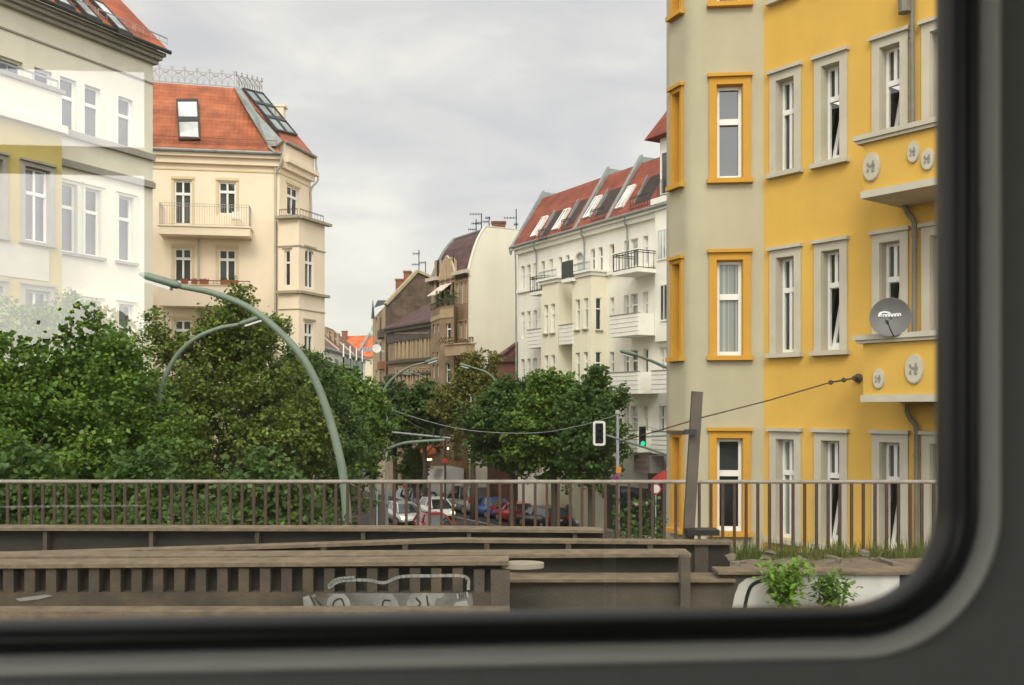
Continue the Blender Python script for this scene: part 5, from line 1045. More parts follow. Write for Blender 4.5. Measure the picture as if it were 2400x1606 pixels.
P = cr([px(x, y, 53) for x, y in ((872, 1230), (878, 1120), (885, 1078), (897, 1061), (917, 1049), (947, 1039), (988, 1034.6), (1043, 1031.7))], 6); m = MB(); m.tube(P, [.08] * len(P), 8); m.build('arm', M_lamp, t, True)
def disc(m, c, r, th=.02, n=20, s=(1, 1)): m.prism([Vector((c.x + r * s[0] * math.cos(2 * math.pi * k / n), c.y, c.z + r * s[1] * math.sin(2 * math.pi * k / n))) for k in range(n)], Vector((0, th, 0)))
M_red = mat('sign_red', (.50, .03, .03), .5, .05); M_blue = mat('sign_blue', (.03, .07, .35), .5, .05); M_swhite = mat('sign_white', (.75, .74, .70), .5, .05)
for i, x in enumerate((869, 883)):
    c = px(x, 1093, 50); s_ = 50 / F; m = MB(); r = 9 * s_; y_ = c.y + i * .06; m.prism([Vector((c.x - r, y_, c.z)), Vector((c.x, y_, c.z - r)), Vector((c.x + r, y_, c.z)), Vector((c.x, y_, c.z + r))], (0, .03, 0)); m.bar((c.x, y_ + .06, c.z - r), (c.x, y_ + .06, 0), .05)
    tag(m.build('road_sign', M_swhite, None, org=(c.x, y_, 0)), ['back of a pale diamond road sign nearer the maples', 'back of a pale diamond road sign nearer the wire mast'][i], 'road sign', 'diamond road signs')
Y = 47.7; c = px(1443, 1121, Y); s_ = Y / F
t = thing('road_sign', 'round no stopping sign with red rim and blue face under an orange box', 'road sign', (c.x, Y, 0))
m = MB(); disc(m, c, 8.5 * s_); m.build('red_rim', M_red, t); m = MB(); disc(m, c + Vector((0, -.012, 0)), 6 * s_, .01); m.build('blue_face', M_blue, t)
m = MB(); k = 4.6 * s_
for sg in (-1, 1): m.bar(c + Vector((-k, -.018, -k * sg)), c + Vector((k, -.018, k * sg)), .05, .01)
m.build('red_cross', M_red, t); m = MB(); m.box((c.x + .02, Y - .1, c.z + .26), (c.x + .26, Y + .12, c.z + .55)); m.build('warning_box', mat('orange_box', (.62, .25, .05), .5, .05), t)
Y = 44; c = px(1537, 1146, Y); s_ = Y / F
t = thing('road_sign', 'round white traffic sign with red ring by the yellow corner', 'road sign', (c.x, Y, 0))
m = MB(); disc(m, c, 13 * s_); m.build('red_rim', M_red, t); m = MB(); disc(m, c + Vector((0, -.012, 0)), 9.8 * s_, .01); m.build('white_face', M_swhite, t); m = MB(); m.tube([(c.x, Y + .05, 0), (c.x, Y + .05, c.z + .3)], .035, 8); m.build('post', M_pole, t)
Y = 70; c = px(1043, 1080, Y); t = thing('road_sign', 'small round red sign on a dark post before the white van', 'road sign', (c.x, Y, 0)); m = MB(); disc(m, c, .18); m.build('red_face', M_red, t); m = MB(); m.tube([(c.x, Y + .05, 0), (c.x, Y + .05, c.z)], .06, 8); m.build('post', M_darkmetal, t)
# red parasol
Y = 52; c = px(1562, 1110, Y); t = thing('parasol', 'red parasol close beside the yellow corner house', 'parasol', (c.x, Y, 0)); m = MB(); m.lathe([(.85, -.36), (.82, -.3), (.4, .03), (.03, .2)], c, 8); m.build('canopy', mat('red_canvas', (.30, .03, .03), .9, .1), t); m = MB(); m.tube([(c.x, Y, 0), (c.x, Y, c.z + .3)], .03, 6); m.build('pole', M_pole, t)

# ---------------------------------------------------------------- vehicles
M_tyre = mat('tyre_rubber', (.015, .015, .015), .85, .2, 6); M_rim = mat('wheel_rim', (.45, .45, .45), .35, .05, 3, .7); M_cglass = glassmat('car_glass', (.03, .036, .036), 1.9)
M_hl = mat('headlight_lit', (1, .78, .4), .3, 0, emit=3.5); M_hl0 = mat('headlight_clear', (.6, .6, .58), .15, 0); M_tl = mat('tail_light', (.45, .015, .01), .3, 0); M_plate = mat('number_plate', (.7, .7, .66), .5, 0); M_grille = mat('grille_black', (.012, .012, .012), .6, 0)
CARMAT = {}
def paint(name, col, met=.2):
    m = mat(name, col, .28, .03, 2, met); b = m.node_tree.nodes['Principled BSDF']; b.inputs['Coat Weight'].default_value = .6; return m
def vehicle(name, label, cat, pos, head, pt, Ln=4.2, Wd=1.74, H=1.46, style='hatch', lit=False, group='cars in the street'):
    """local x forward, y to the driver's side, z up"""
    t = thing(name, label, cat, (pos[0], pos[1], .02), group); o0 = Vector((pos[0], pos[1], .02)); hd = Vector((head[0], head[1], 0)).normalized(); sd = Vector((-hd.y, hd.x, 0))
    def w(x, y, z): return o0 + hd * x + sd * y + Vector((0, 0, z))
    h = Ln / 2; W2 = Wd / 2
    if style == 'hatch': body = [(-h, .42, .80, .78), (-h + .12, .30, .95, .90), (-h + .9, .20, .98, 1.0), (-.3, .18, .95, 1.0), (.75, .19, .92, 1.0), (h - .55, .22, .80, .97), (h - .14, .28, .66, .90), (h, .36, .52, .74)]; cab = [(-h + .08, .93, .86, .0), (-h + .5, H - .06, .66, 1), (-.1, H, .70, 1), (.42, H - .05, .67, 1), (1.28, .90, .86, .0)]
    elif style == 'van': body = [(-h, .40, 1.05, .96), (-h + .08, .28, 1.12, .99), (-.2, .24, 1.12, 1.0), (h - 1.2, .24, 1.10, 1.0), (h - .5, .28, 1.0, .97), (h - .1, .32, .82, .90), (h, .42, .62, .80)]; cab = [(-h + .04, 1.08, .95, 0), (-h + .16, H - .05, .84, 1), (0, H, .86, 1), (h - 1.55, H - .06, .82, 1), (h - .72, 1.04, .93, 0)]
    else: body = [(-h, .5, 1.3, .97), (-h + .08, .4, H - .1, .98), (.2, .3, H - .02, 1.0), (h - 1.7, .3, H, 1.0), (h - 1.45, .3, H - .12, .98), (h - .9, .3, 1.3, .97), (h - .2, .35, 1.05, .92), (h, .45, .8, .84)]; cab = None
    m = MB(); vs = []; K = 10
    for x, zb, zt, wf in body:
        ww = W2 * wf; zm = zb + (zt - zb) * .55
        vs += [w(x, y, z) for y, z in ((-ww * .86, zb), (-ww * .98, zb + (zt - zb) * .22), (-ww, zm), (-ww * .95, zt - .04), (-ww * .84, zt), (ww * .84, zt), (ww * .95, zt - .04), (ww, zm), (ww * .98, zb + (zt - zb) * .22), (ww * .86, zb))]
    n = len(body); m.add(vs, [(i * K + k, i * K + (k + 1) % K, (i + 1) * K + (k + 1) % K, (i + 1) * K + k) for i in range(n - 1) for k in range(K)] + [tuple(range(K))[::-1], tuple(range((n - 1) * K, n * K))])
    bd = m.build('body', pt, t, True)
    if cab:
        m = MB(); vs = []
        for x, z, wf, _ in cab: z0 = .86 if style == 'hatch' else 1.04; vs += [w(x, -W2 * .93, z0), w(x, -W2 * wf, z), w(x, W2 * wf, z), w(x, W2 * .93, z0)]
        n = len(cab); m.add(vs, [(i * 4 + k, i * 4 + (k + 1) % 4, (i + 1) * 4 + (k + 1) % 4, (i + 1) * 4 + k) for i in range(n - 1) for k in range(4)] + [(3, 2, 1, 0), tuple(range(4 * n - 4, 4 * n))]); m.build('cabin_glass', M_cglass, t)
        m = MB()                                   # roof skin and pillars
        top = cab[1:-1]; vs = []
        for x, z, wf, _ in top: vs += [w(x, -W2 * wf * 1.02, z - .03), w(x, -W2 * wf * .9, z + .035), w(x, W2 * wf * .9, z + .035), w(x, W2 * wf * 1.02, z - .03)]
        n = len(top); m.add(vs, [(i * 4 + k, i * 4 + (k + 1) % 4, (i + 1) * 4 + (k + 1) % 4, (i + 1) * 4 + k) for i in range(n - 1) for k in range(4)] + [(3, 2, 1, 0), tuple(range(4 * n - 4, 4 * n))])
        for s in (-1, 1):
            m.bar(w(cab[-2][0], s * W2 * cab[-2][2], cab[-2][1]), w(cab[-1][0] + .02, s * W2 * .9, cab[-1][1]), .07); m.bar(w(cab[1][0], s * W2 * cab[1][2], cab[1][1]), w(cab[0][0], s * W2 * .9, cab[0][1]), .12)
            for xm in ((-.12,) if style == 'hatch' else (-.7, .45)): m.bar(w(xm, s * W2 * .715 if style == 'hatch' else s * W2 * .87, H - .03), w(xm, s * W2 * .95, .95 if style == 'hatch' else 1.06), .09)
        m.build('roof', pt, t)
    else:
        m = MB(); xf = h - 1.42; m.add([w(xf, -W2 * .88, H - .2), w(xf, W2 * .88, H - .2), w(h - .93, W2 * .9, 1.36), w(h - .93, -W2 * .9, 1.36), w(xf + .03, -W2 * .88, H - .18), w(xf + .03, W2 * .88, H - .18), w(h - .89, W2 * .9, 1.38), w(h - .89, -W2 * .9, 1.38)], [(0, 1, 2, 3), (4, 5, 6, 7), (0, 1, 5, 4), (1, 2, 6, 5), (2, 3, 7, 6), (3, 0, 4, 7)]); m.build('windscreen', M_cglass, t)
        for s in (-1, 1): m = MB(); m.hexa([w(h - 2.3, s * W2 * .99, 1.35), w(h - 1.2, s * W2 * .98, 1.35), w(h - 1.2, s * W2 * 1.005, 1.35), w(h - 2.3, s * W2 * 1.01, 1.35)], [w(h - 2.3, s * W2 * .94, 2.0), w(h - 1.5, s * W2 * .93, 2.0), w(h - 1.5, s * W2 * .965, 2.0), w(h - 2.3, s * W2 * .97, 2.0)]); m.build('side_window', M_cglass, t)
    wr_ = .31 if style == 'hatch' else .35
    for x in (-h + .78, h - .85):
        for s in (-1, 1):
            m = MB(); mx = sd.to_track_quat('Z', 'Y').to_matrix(); c = w(x, s * (W2 - .1), wr_)
            m.lathe([(wr_ * .6, -.1), (wr_ * .95, -.1), (wr_, -.06), (wr_, .06), (wr_ * .95, .1), (wr_ * .6, .1)], c, 18, mx); wl = m.build('wheel', M_tyre, t)
            m = MB(); m.lathe([(.05, -.104), (wr_ * .6, -.104), (wr_ * .6, .104), (.05, .104)], c, 12, mx); m.build('rim', M_rim, wl)
    fz = .62 if style == 'hatch' else (.82 if style == 'van' else .86); fx = h - .12
    for s in (-1, 1):
        m = MB(); a, b_ = s * W2 * .52, s * W2 * .84; m.hexa([w(fx - .14, a, fz - .12), w(fx - .22, b_, fz - .1), w(fx + .075, b_, fz - .1), w(fx + .12, a, fz - .12)], [w(fx - .2, a, fz + .04), w(fx - .26, b_, fz + .1), w(fx - .02, b_, fz + .1), w(fx + .03, a, fz + .04)]); m.build('headlight', M_hl if lit else M_hl0, t)
        m = MB(); m.box((0, 0, 0), (1, 1, 1)); tz_ = .72 if style == 'hatch' else .95; v = [w(-h - .03 + (.1) * (q.x), s * W2 * (.66 + .28 * q.y), tz_ + .3 * q.z * (1 if style == 'hatch' else 1.6) - .05) for q in m.v]; m.v = v; m.build('tail_light', M_tl, t)
        m = MB(); m.box((0, 0, 0), (1, 1, 1)); mz = .95 if style == 'hatch' else 1.2; xm = cab[-1][0] - .35 if cab else h - 1.1; m.v = [w(xm + .1 * q.x, s * (W2 + .02 + .2 * q.y), mz + .15 * q.z) for q in m.v]; m.build('mirror', pt, t)
    m = MB(); m.hexa([w(h - .1, -.52, fz - .32), w(h - .1, .52, fz - .32), w(h + .015, .48, fz - .3), w(h + .015, -.48, fz - .3)], [w(h - .1, -.6, fz - .14), w(h - .1, .6, fz - .14), w(h - .015, .52, fz - .16), w(h - .015, -.52, fz - .16)]); m.build('grille', M_grille, t)
    for x, zz_ in ((h + .01, .42), (-h - .035, .62)): m = MB(); m.box((0, 0, 0), (1, 1, 1)); m.v = [w(x + .025 * q.x, -.26 + .52 * q.y, zz_ + .11 * q.z) for q in m.v]; m.build('number_plate', M_plate, t)
    return t
def gp_(x, y): Y = EYE * F / (y - HY); return ((x - CX) / F * Y, Y)
def row_(t_): return (1.98 - .5026 * t_, 65.2 + .8645 * t_)
TO = (.38, -.93); AW = (-.5, .86)
vehicle('parked_car', 'silver white car with lit headlights waiting at the crossing', 'car', gp_(947, 1228), TO, paint('silver_white_paint', (.62, .63, .62)), lit=True)
vehicle('parked_car', 'white hatchback with yellow lit headlamp beside the silver car', 'car', gp_(1024, 1217), TO, paint('white_paint', (.74, .73, .70), .05), 3.9, 1.72, 1.5, lit=True)
vehicle('parked_car', 'dark grey car queueing behind the silver car', 'car', gp_(962, 1190), TO, paint('graphite_paint', (.06, .055, .06)), 4.4)
vehicle('parked_car', 'red car partly hidden by the girder in front of the white hatchback', 'car', gp_(1018, 1262), TO, paint('red_paint', (.42, .025, .03), .05), 3.8, 1.68, 1.5)
vehicle('delivery_van', 'large white van with rounded roof further up the street', 'van', row_(15.2), AW, paint('van_white_paint', (.76, .76, .73), .0), 4.3, 2.1, 3.3, 'truck')
vehicle('minibus', 'grey passenger van parked with its side windows towards the tracks', 'van', row_(10.9), AW, paint('grey_van_paint', (.30, .31, .29)), 4.2, 1.9, 2.05, 'van')
vehicle('parked_car', 'black car driving away just ahead of the grey van', 'car', (-7.4, 77.2), AW, paint('black_paint_car', (.03, .03, .034)), 4.3)
vehicle('parked_car', 'small bright blue car parked behind the grey van', 'car', row_(7.1), AW, paint('blue_paint', (.04, .13, .45)), 3.1, 1.6, 1.45)
vehicle('parked_car', 'bright red car parked between the blue and the black car', 'car', row_(3.75), AW, paint('bright_red_paint', (.55, .02, .025), .05), 3.4, 1.65, 1.4)
vehicle('parked_car', 'black car parked near the foot of the linden trees', 'car', row_(0), AW, paint('dark_paint', (.022, .024, .028)), 4.2)
vehicle('parked_car', 'green grey car facing the tracks under the white block', 'car', gp_(1352, 1236), (.25, -.97), paint('green_grey_paint', (.16, .22, .21)), 4.2)
# ---------------------------------------------------------------- viaduct: deck, girders, railing, abutment
M_rust = mat('rusty_girder', (.078, .064, .045), .85, .35, 2.2, streak=.5, stain=((.13, .085, .045), 1.1, .5, .75), bump=.4)
M_web = mat('shaded_dirty_web', (.036, .031, .025), .9, .35, 2.5, stain=((.085, .07, .05), 1.3, .55, .8))  # shade under the flange and dirt both put into this darker colour
M_dirt = mat('dusty_flange', (.185, .14, .09), .95, .3, 5, stain=((.10, .08, .055), 7, .45, .7), bump=.5)
M_bal = mat('rusty_balusters', (.066, .038, .026), .85, .3, 7, stain=((.27, .25, .21), 4.5, .56, .62))
M_conc = mat('stained_concrete', (.098, .084, .064), .95, .3, 1.6, streak=.5, stain=((.16, .115, .065), 2.2, .55, .8), bump=.5)
M_ball = mat('ballast', (.14, .115, .085), .95, .4, 14, bump=.9)
ZD = EYE - 2.45
g = MB(); g.box((-40, -4.5, ZD - 1.2), (40, 14.35, ZD)); tag(g.build('viaduct_deck', M_ball), kind='structure')
for k in range(-3, 4): g = MB(); g.box((k * 11 - .6, -3.5, 0), (k * 11 + .6, 13.6, ZD - 1.2)); tag(g.build('viaduct_pier', M_conc, None, org=(k * 11, 5, 0)), 'massive concrete pier hidden below the viaduct deck', 'pier', 'piers under the viaduct')
def X_(x, Y): return (x - CX) / F * Y
def Z_(y, Y): return EYE + (HY - y) / F * Y
def girder(label, Yf, segs, x1, web=.9, fw=.34, stiff=None, fl=.035, x0=-9.5, extra=None):
    """segs: flange height as (photo x, photo y); front edge of the flange at depth Yf"""
    P = [(X_(x, Yf), Z_(y, Yf)) for x, y in segs]; t = thing('bridge_girder', label, 'girder', (P[0][0], Yf, ZD), 'riveted steel bridge girders')
    m = MB()
    for (xa, za), (xb, zb) in zip(P, P[1:]): m.hexa([(xa, Yf, za - fl), (xb, Yf, zb - fl), (xb, Yf + fw, zb - fl), (xa, Yf + fw, za - fl)], [(xa, Yf, za), (xb, Yf, zb), (xb, Yf + fw, zb), (xa, Yf + fw, za)])
    m.build('top_flange', M_dirt, t)
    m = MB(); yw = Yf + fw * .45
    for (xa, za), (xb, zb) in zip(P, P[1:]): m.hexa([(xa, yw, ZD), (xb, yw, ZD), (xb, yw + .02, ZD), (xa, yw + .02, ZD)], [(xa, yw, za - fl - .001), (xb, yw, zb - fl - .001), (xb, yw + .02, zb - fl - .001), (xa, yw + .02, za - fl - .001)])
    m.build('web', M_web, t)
    if stiff:
        sx, wd, dp, zb_ = stiff; x = P[0][0] + .1
        while x < P[-1][0] - .05:
            zt = next(za + (zb - za) * (x - xa) / (xb - xa) for (xa, za), (xb, zb) in zip(P, P[1:]) if xa <= x <= xb + 1e-6) - fl - .002
            m = MB(); m.box((x, yw - dp, zb_ if zb_ else ZD), (x + wd, yw - .001, zt)); m.build('stiffener', M_rust, t); x += sx
    return t
girder('long outer girder below the railing with pale dusty top', 12.0, [(-420, 1237), (250, 1238), (900, 1239), (1415, 1243)], 0, stiff=(1.3, .05, .12, None))
girder('middle girder whose top rises towards the yellow house', 10.8, [(-420, 1320), (0, 1299), (700, 1277), (1060, 1265), (1715, 1270)], 0, fw=.2, stiff=(.9, .06, .08, None))
girder('girder with dark shaded web ending beside the brown post', 9.95, [(-420, 1306), (600, 1303), (1620, 1298)], 0, fw=.36, stiff=(2.2, .09, .12, None))
gn = girder('nearest girder with close set stiffeners and white graffiti', 9.0, [(-420, 1325), (0, 1324), (600, 1320), (1192, 1316)], 0, fw=.34, stiff=None)
yw = 9.0 + .34 * .45; zs = Z_(1388, 9.05)
m = MB(); m.box((X_(-420, 9), yw - .13, ZD), (X_(1192, 9), yw - .001, zs)); m.build('lower_plate', M_rust, gn)
x = X_(-400, 9)
while x < X_(1090, 9):
    m = MB(); m.box((x, yw - .12, zs + .001), (x + .095, yw - .0012, Z_(1322, 9) - .045)); m.build('stiffener', M_rust, gn); x += .197
m = MB(); m.box((X_(1150, 9), yw - .14, ZD), (X_(1195, 9), yw - .0015, Z_(1330, 9) - .03)); m.box((X_(1110, 9), yw - .10, ZD), (X_(1135, 9), yw - .0017, Z_(1330, 9) - .03)); m.build('end_post', M_conc, gn)
m = MB(); n = 24; c = Vector((X_(1225, 9), 9.05, Z_(1335, 9))); m.prism([Vector((c.x + .2 * math.cos(R(a)) * 1.0, 9.0 + .12 + .13 * math.sin(R(a)), c.z)) for a in range(0, 360, 15)], (0, 0, .045)); m.build('end_plate', mat('grey_steel_plate', (.30, .26, .2), .8, .2, 4), gn)
m = MB(); m.box((X_(-420, 8.75), 8.7, ZD - .01), (X_(1195, 8.75), 8.95, Z_(1431, 8.75))); m.build('bottom_ledge', M_dirt, gn)
# graffiti: painted strokes lying on the lower plate and stiffeners
M_gw = mat('white_spray_paint', (.30, .295, .275), .9, .35, 5, streak=.4, stain=((.12, .10, .08), 9, .55, .7)); M_gk = mat('black_spray_paint', (.03, .03, .03), .9, .3, 5)
def stroke(mm, pts, w, Y, dy=.004):
    P = cr([(X_(x, Y), Y, Z_(y, Y)) for x, y in pts], 5)
    for a, b in zip(P, P[1:]):
        t = (b - a); t.normalize(); nrm = Vector((-t.z, 0, t.x)) * w / 2; e = t * w * .12
        mm.prism([a - e + nrm, b + e + nrm, b + e - nrm, a - e - nrm], (0, dy, 0))
Yg = yw - .1345 - .004
m = MB()
for pts in ([(764, 1425), (768, 1404), (782, 1393), (806, 1392), (818, 1404), (822, 1425)], [(872, 1425), (880, 1402), (894, 1391), (918, 1392), (930, 1404), (936, 1425)], [(952, 1425), (956, 1402), (968, 1390.5), (1040, 1391), (1038, 1400), (1022, 1404), (1018, 1425)], [(1062, 1425), (1068, 1412), (1094, 1408), (1100, 1425)], [(36, 1404), (60, 1400), (110, 1394), (124, 1397), (90, 1405), (48, 1410)], [(710, 1400), (724, 1396), (738, 1425), (712, 1425)]): m.prism([Vector((X_(x, Yg), Yg, Z_(y, Yg))) for x, y in pts], (0, .004, 0))
for pts, w_ in (([(735, 1396), (745, 1415), (760, 1424)], .04), ([(1072, 1398), (1096, 1394)], .05)): stroke(m, pts, w_, Yg)
m.build('graffiti', M_gw, gn)
m = MB(); Yp = yw - .1345; m.prism([Vector((X_(x, Yp), Yp, Z_(y, Yp))) for x, y in ((738, 1426), (744, 1400), (765, 1391), (860, 1390.5), (1000, 1391), (1106, 1391), (1110, 1426))], (0, .0035, 0)); m.build('graffiti_backdrop', mat('faded_grey_paint', (.17, .165, .15), .9, .4, 4, streak=.5, stain=((.08, .068, .05), 6, .5, .68)), gn)
m = MB()
for pts, w_ in (([(780, 1425), (783, 1410), (800, 1404), (808, 1425)], .012), ([(895, 1425), (900, 1408), (915, 1408)], .012), ([(975, 1402), (985, 1415), (975, 1425)], .014), ([(1000, 1396), (1004, 1424)], .014)): stroke(m, pts, w_, Yg - .0045)
m.build('graffiti', M_gk, gn)
m = MB(); Yk = yw - .1245
for pts in ([(770, 1378), (800, 1362), (860, 1360), (900, 1366), (940, 1352), (1010, 1350), (1090, 1352), (1098, 1382)], [(770, 1372), (790, 1358), (830, 1354)]): stroke(m, pts, .028, Yk)
m.build('graffiti', M_gw, gn)
# concrete strip under the dark web
t = thing('concrete_wall', 'low stained concrete wall under the dark webbed girder', 'wall', (X_(1400, 9.7), 9.7, ZD)); m = MB(); m.box((X_(1196, 9.7), 9.7, ZD), (X_(1690, 9.7), 10.0, Z_(1362, 9.7))); m.build('wall', M_conc, t)
m = MB(); m.box((X_(1150, 9.7), 9.62, Z_(1362, 9.7) + .001), (X_(1720, 9.7), 10.02, Z_(1355, 9.7))); m.build('coping', M_dirt, t)
m = MB(); m.box((X_(1590, 9.7), 9.56, ZD), (X_(1612, 9.7), 9.699, Z_(1300, 9.7))); m.build('buttress', M_conc, t)
# railing
rt_ = thing('bridge_railing', 'long rusty bridge railing with thin pale top rail and closely set upright bars', 'railing', (0, 14, ZD))
rz = Z_(1129, 14); m = MB(); m.tube([(-9.3, 14, rz), (7.6, 14, rz - .004)], .028, 8); m.build('top_rail', mat('pale_rail', (.26, .23, .19), .7, .25, 6), rt_)
m = MB(); m.box((-9.3, 13.98, Z_(1300, 14)), (7.6, 14.02, Z_(1296, 14))); m.build('bottom_rail', M_bal, rt_)
bal = None
for k in range(100):
    x = -9.2 + k * .1672; w_ = .02
    if bal is None: m = MB(); m.box((x - w_, 13.985, Z_(1318, 14)), (x + w_, 14.015, rz - .03)); bal = m.build('baluster', M_bal, rt_); bal0 = x
    else:
        o = bal.copy(); COL.objects.link(o); o.parent = rt_; o.location = (x - bal0, 0, 0)
# brown post with bracket
t = thing('signal_post', 'leaning brown steel post with side bracket in front of the grey bay', 'post', (X_(1604, 11.2), 11.2, ZD))
m = MB(); a, b = Vector((X_(1601, 11.2), 11.2, ZD)), Vector((X_(1634, 11.2), 11.2, Z_(918, 11.2))); q = a.lerp(b, .0); m.bar(a, b, .088, .12); m.build('post', mat('brown_post', (.105, .085, .068), .8, .2, 5), t)
m = MB(); m.box((X_(1600, 11.2), 11.06, Z_(1018, 11.2)), (X_(1628, 11.2), 11.12, Z_(1006, 11.2))); m.box((X_(1560, 11.2), 11.1, Z_(1016, 11.2)), (X_(1600, 11.2), 11.14, Z_(1009, 11.2))); m.build('bracket', M_darkmetal, t)
m = MB(); m.box((X_(1606, 11.1), 10.95, Z_(1252, 11.1)), (X_(1680, 11.1), 11.2, Z_(1239, 11.1))); m.build('base_box', M_black, t)
m = MB(); m.box((X_(1626, 10.9), 10.85, ZD), (X_(1658, 10.9), 11.0, Z_(1275, 10.9))); m.build('foot', M_rust, t)
# abutment: earth bank and painted wall
g = MB(); ny, nx = 10, 40; vs = []
for j in range(ny + 1):
    for i in range(nx + 1):
        f_ = j / ny; Y = 9.95 + f_ * 4.3; x = X_(1690, 9.95) + (9.5) * i / nx; z0 = Z_(1338, 9.95) * (1 - f_) + Z_(1306, 14.25) * f_
        vs.append((x, Y, z0 + random.uniform(-.035, .035) - (.25 if i == 0 else 0)))
g.add(vs, [(j * (nx + 1) + i, j * (nx + 1) + i + 1, (j + 1) * (nx + 1) + i + 1, (j + 1) * (nx + 1) + i) for j in range(ny) for i in range(nx)]); o = g.build('earth_bank', mat('bank_earth', (.155, .12, .085), .95, .35, 6, bump=.8)); tag(o, kind='structure')
t = thing('graffiti_wall', 'concrete wall with big white graffiti panel outlined black below the yellow house', 'wall', (X_(1950, 9.7), 9.7, ZD))
m = MB(); m.box((X_(1690, 9.7), 9.7, ZD), (X_(2700, 9.7), 9.94, Z_(1345, 9.7))); m.build('wall', M_conc, t)
m = MB(); m.box((X_(1680, 9.7), 9.64, Z_(1345, 9.7) + .001), (X_(2700, 9.7), 9.96, Z_(1338, 9.7))); m.build('coping', M_dirt, t)
def flat(mm, pts, Y, dy): mm.prism([Vector((X_(x, Y), Y, Z_(y, Y))) for x, y in pts], (0, dy, 0))
m = MB(); flat(m, [(1716, 1425), (1722, 1395), (1732, 1370), (1750, 1356), (1790, 1348), (2108, 1348), (2108, 1425)], 9.695, .004); m.build('white_graffiti', mat('whitewash', (.55, .54, .50), .9, .15, 4, streak=.25, stain=((.35, .34, .31), 5, .6, .75)), t)
m = MB(); stroke(m, [(1745, 1428), (1752, 1395), (1765, 1370), (1800, 1358), (1850, 1352)], .035, 9.69); flat(m, [(2108.5, 1425), (2108.5, 1348), (2150, 1348), (2150, 1425)], 9.695, .004); m.build('black_outline', M_gk, t)
# rubble and planks on the bank
for i in range(18):
    x = random.uniform(1700, 2180); Y = random.uniform(10.1, 11.2); z = Z_(1337, 9.95) + (Y - 9.95) * .03; s_ = random.uniform(.018, .055); m = MB()
    Mr = Matrix.Translation((X_(x, Y), Y, z + s_ * .3)) @ Matrix.Rotation(random.uniform(0, 3), 4, 'Z') @ Matrix.Rotation(random.uniform(-.3, .3), 4, 'X'); l_ = s_ * random.choice((1, 1.3, 4)); q = random.uniform(.3, .6) * s_
    m.box((-l_, -s_, -q), (l_, s_, q), Mr); m.v = [v + Vector((random.uniform(-1, 1), random.uniform(-1, 1), random.uniform(-1, 1))) * s_ * .18 for v in m.v]
    tag(m.build('rubble_stone', mat('pale_rubble', (.16, .135, .1), .95, .3, 6), None, org=(X_(x, Y), Y, z)), 'pale broken stone or board lying on the bank above the graffiti wall', 'rubble', 'rubble on the bank')
# weeds
LEAFB = leafmat('bright_weed_leaves', (.10, .20, .02), (.16, .30, .03), (.24, .38, .05))
def weed(label, x, y0, y1, Y, w_, n, s_, leaf=None):
    b = Vector((X_(x, Y), Y, Z_(y1, Y))); t = thing('weed_plant', label, 'plant', b); H = Z_(y0, Y) - b.z; m = MB()
    stems = []
    for k in range(7):
        e = b + Vector((random.uniform(-w_, w_) * .7, random.uniform(-.15, .15), H * random.uniform(.55, 1))); m.tube([b + Vector((random.uniform(-.05, .05), 0, -.05)), b.lerp(e, .5) + Vector((random.uniform(-.03, .03), 0, 0)), e], [.009, .006, .003], 5); stems.append(e)
    m.build('stem', LEAF, t); m = MB()
    for k in range(n):
        e = random.choice(stems); f_ = random.random() ** .6; p = b.lerp(e, f_) + Vector((random.gauss(0, w_ * .22), random.gauss(0, .1), random.gauss(0, .04)))
        d = Vector((random.gauss(0, 1), random.gauss(0, .7), random.gauss(.1, .6))).normalized(); q = d.cross(Vector((random.gauss(0, .4), random.gauss(0, .4), 1))).normalized(); s = s_ * random.uniform(.6, 1.3)
        m.poly(p, p + d * s * .45 + q * s * .3, p + d * s + Vector((0, 0, -s * .2)), p + d * s * .45 - q * s * .3)
    m.build('foliage', leaf or LEAFB, t)
weed('tall bright green weed before the white graffiti', 1835, 1305, 1425, 9.3, .24, 620, .075); weed('lower bushy green weed with a dark heart before the graffiti', 1940, 1345, 1425, 9.35, .26, 520, .07, leafmat('mid_weed_leaves', (.06, .13, .02), (.12, .23, .03), (.2, .32, .05)))
M_grass = leafmat('bank_grass', (.07, .10, .02), (.12, .15, .035), (.2, .2, .07))
m = MB()
for k in range(2600):
    x = random.uniform(1640, 2260); x = x if random.random() < .6 else random.choice((1700, 1760, 1860, 1960, 2040, 2100, 2150)) + random.gauss(0, 14); Y = 13.7 + random.uniform(-.5, .35); z = Z_(1312, 13.9); h = random.uniform(.05, .32) * (1.6 if random.random() < .12 else 1); a = random.uniform(0, 3.14)
    p = Vector((X_(x, Y), Y, z)); d = Vector((math.cos(a), math.sin(a), 0)) * .012; tip = p + Vector((random.gauss(0, .07), random.gauss(0, .05), h)); m.poly(p - d, p + d, tip)
tag(m.build('bank_grass', M_grass), kind='stuff')
def ivy(label, xa, xb, y0, y1, Y, n):
    m = MB(); b = Vector((X_((xa + xb) / 2, Y), Y, Z_(y1, Y)))
    for k in range(n):
        f_ = random.random(); x = xa + (xb - xa) * random.random(); y = y1 + (y0 - y1) * f_ * random.random() ** .5
        p = Vector((X_(x, Y), Y + random.uniform(-.12, .25), Z_(y, Y))); d = Vector((random.gauss(0, 1), random.gauss(0, .6), random.gauss(-.2, .7))).normalized(); q = d.cross(Vector((random.gauss(0, .5), 1, random.gauss(0, .5)))).normalized(); s = .065 * random.uniform(.6, 1.3); m.poly(p, p + d * s * .5 + q * s * .45, p + d * s, p + d * s * .5 - q * s * .45)
    tag(m.build('ivy', LEAFD, None, org=b), label, 'ivy')
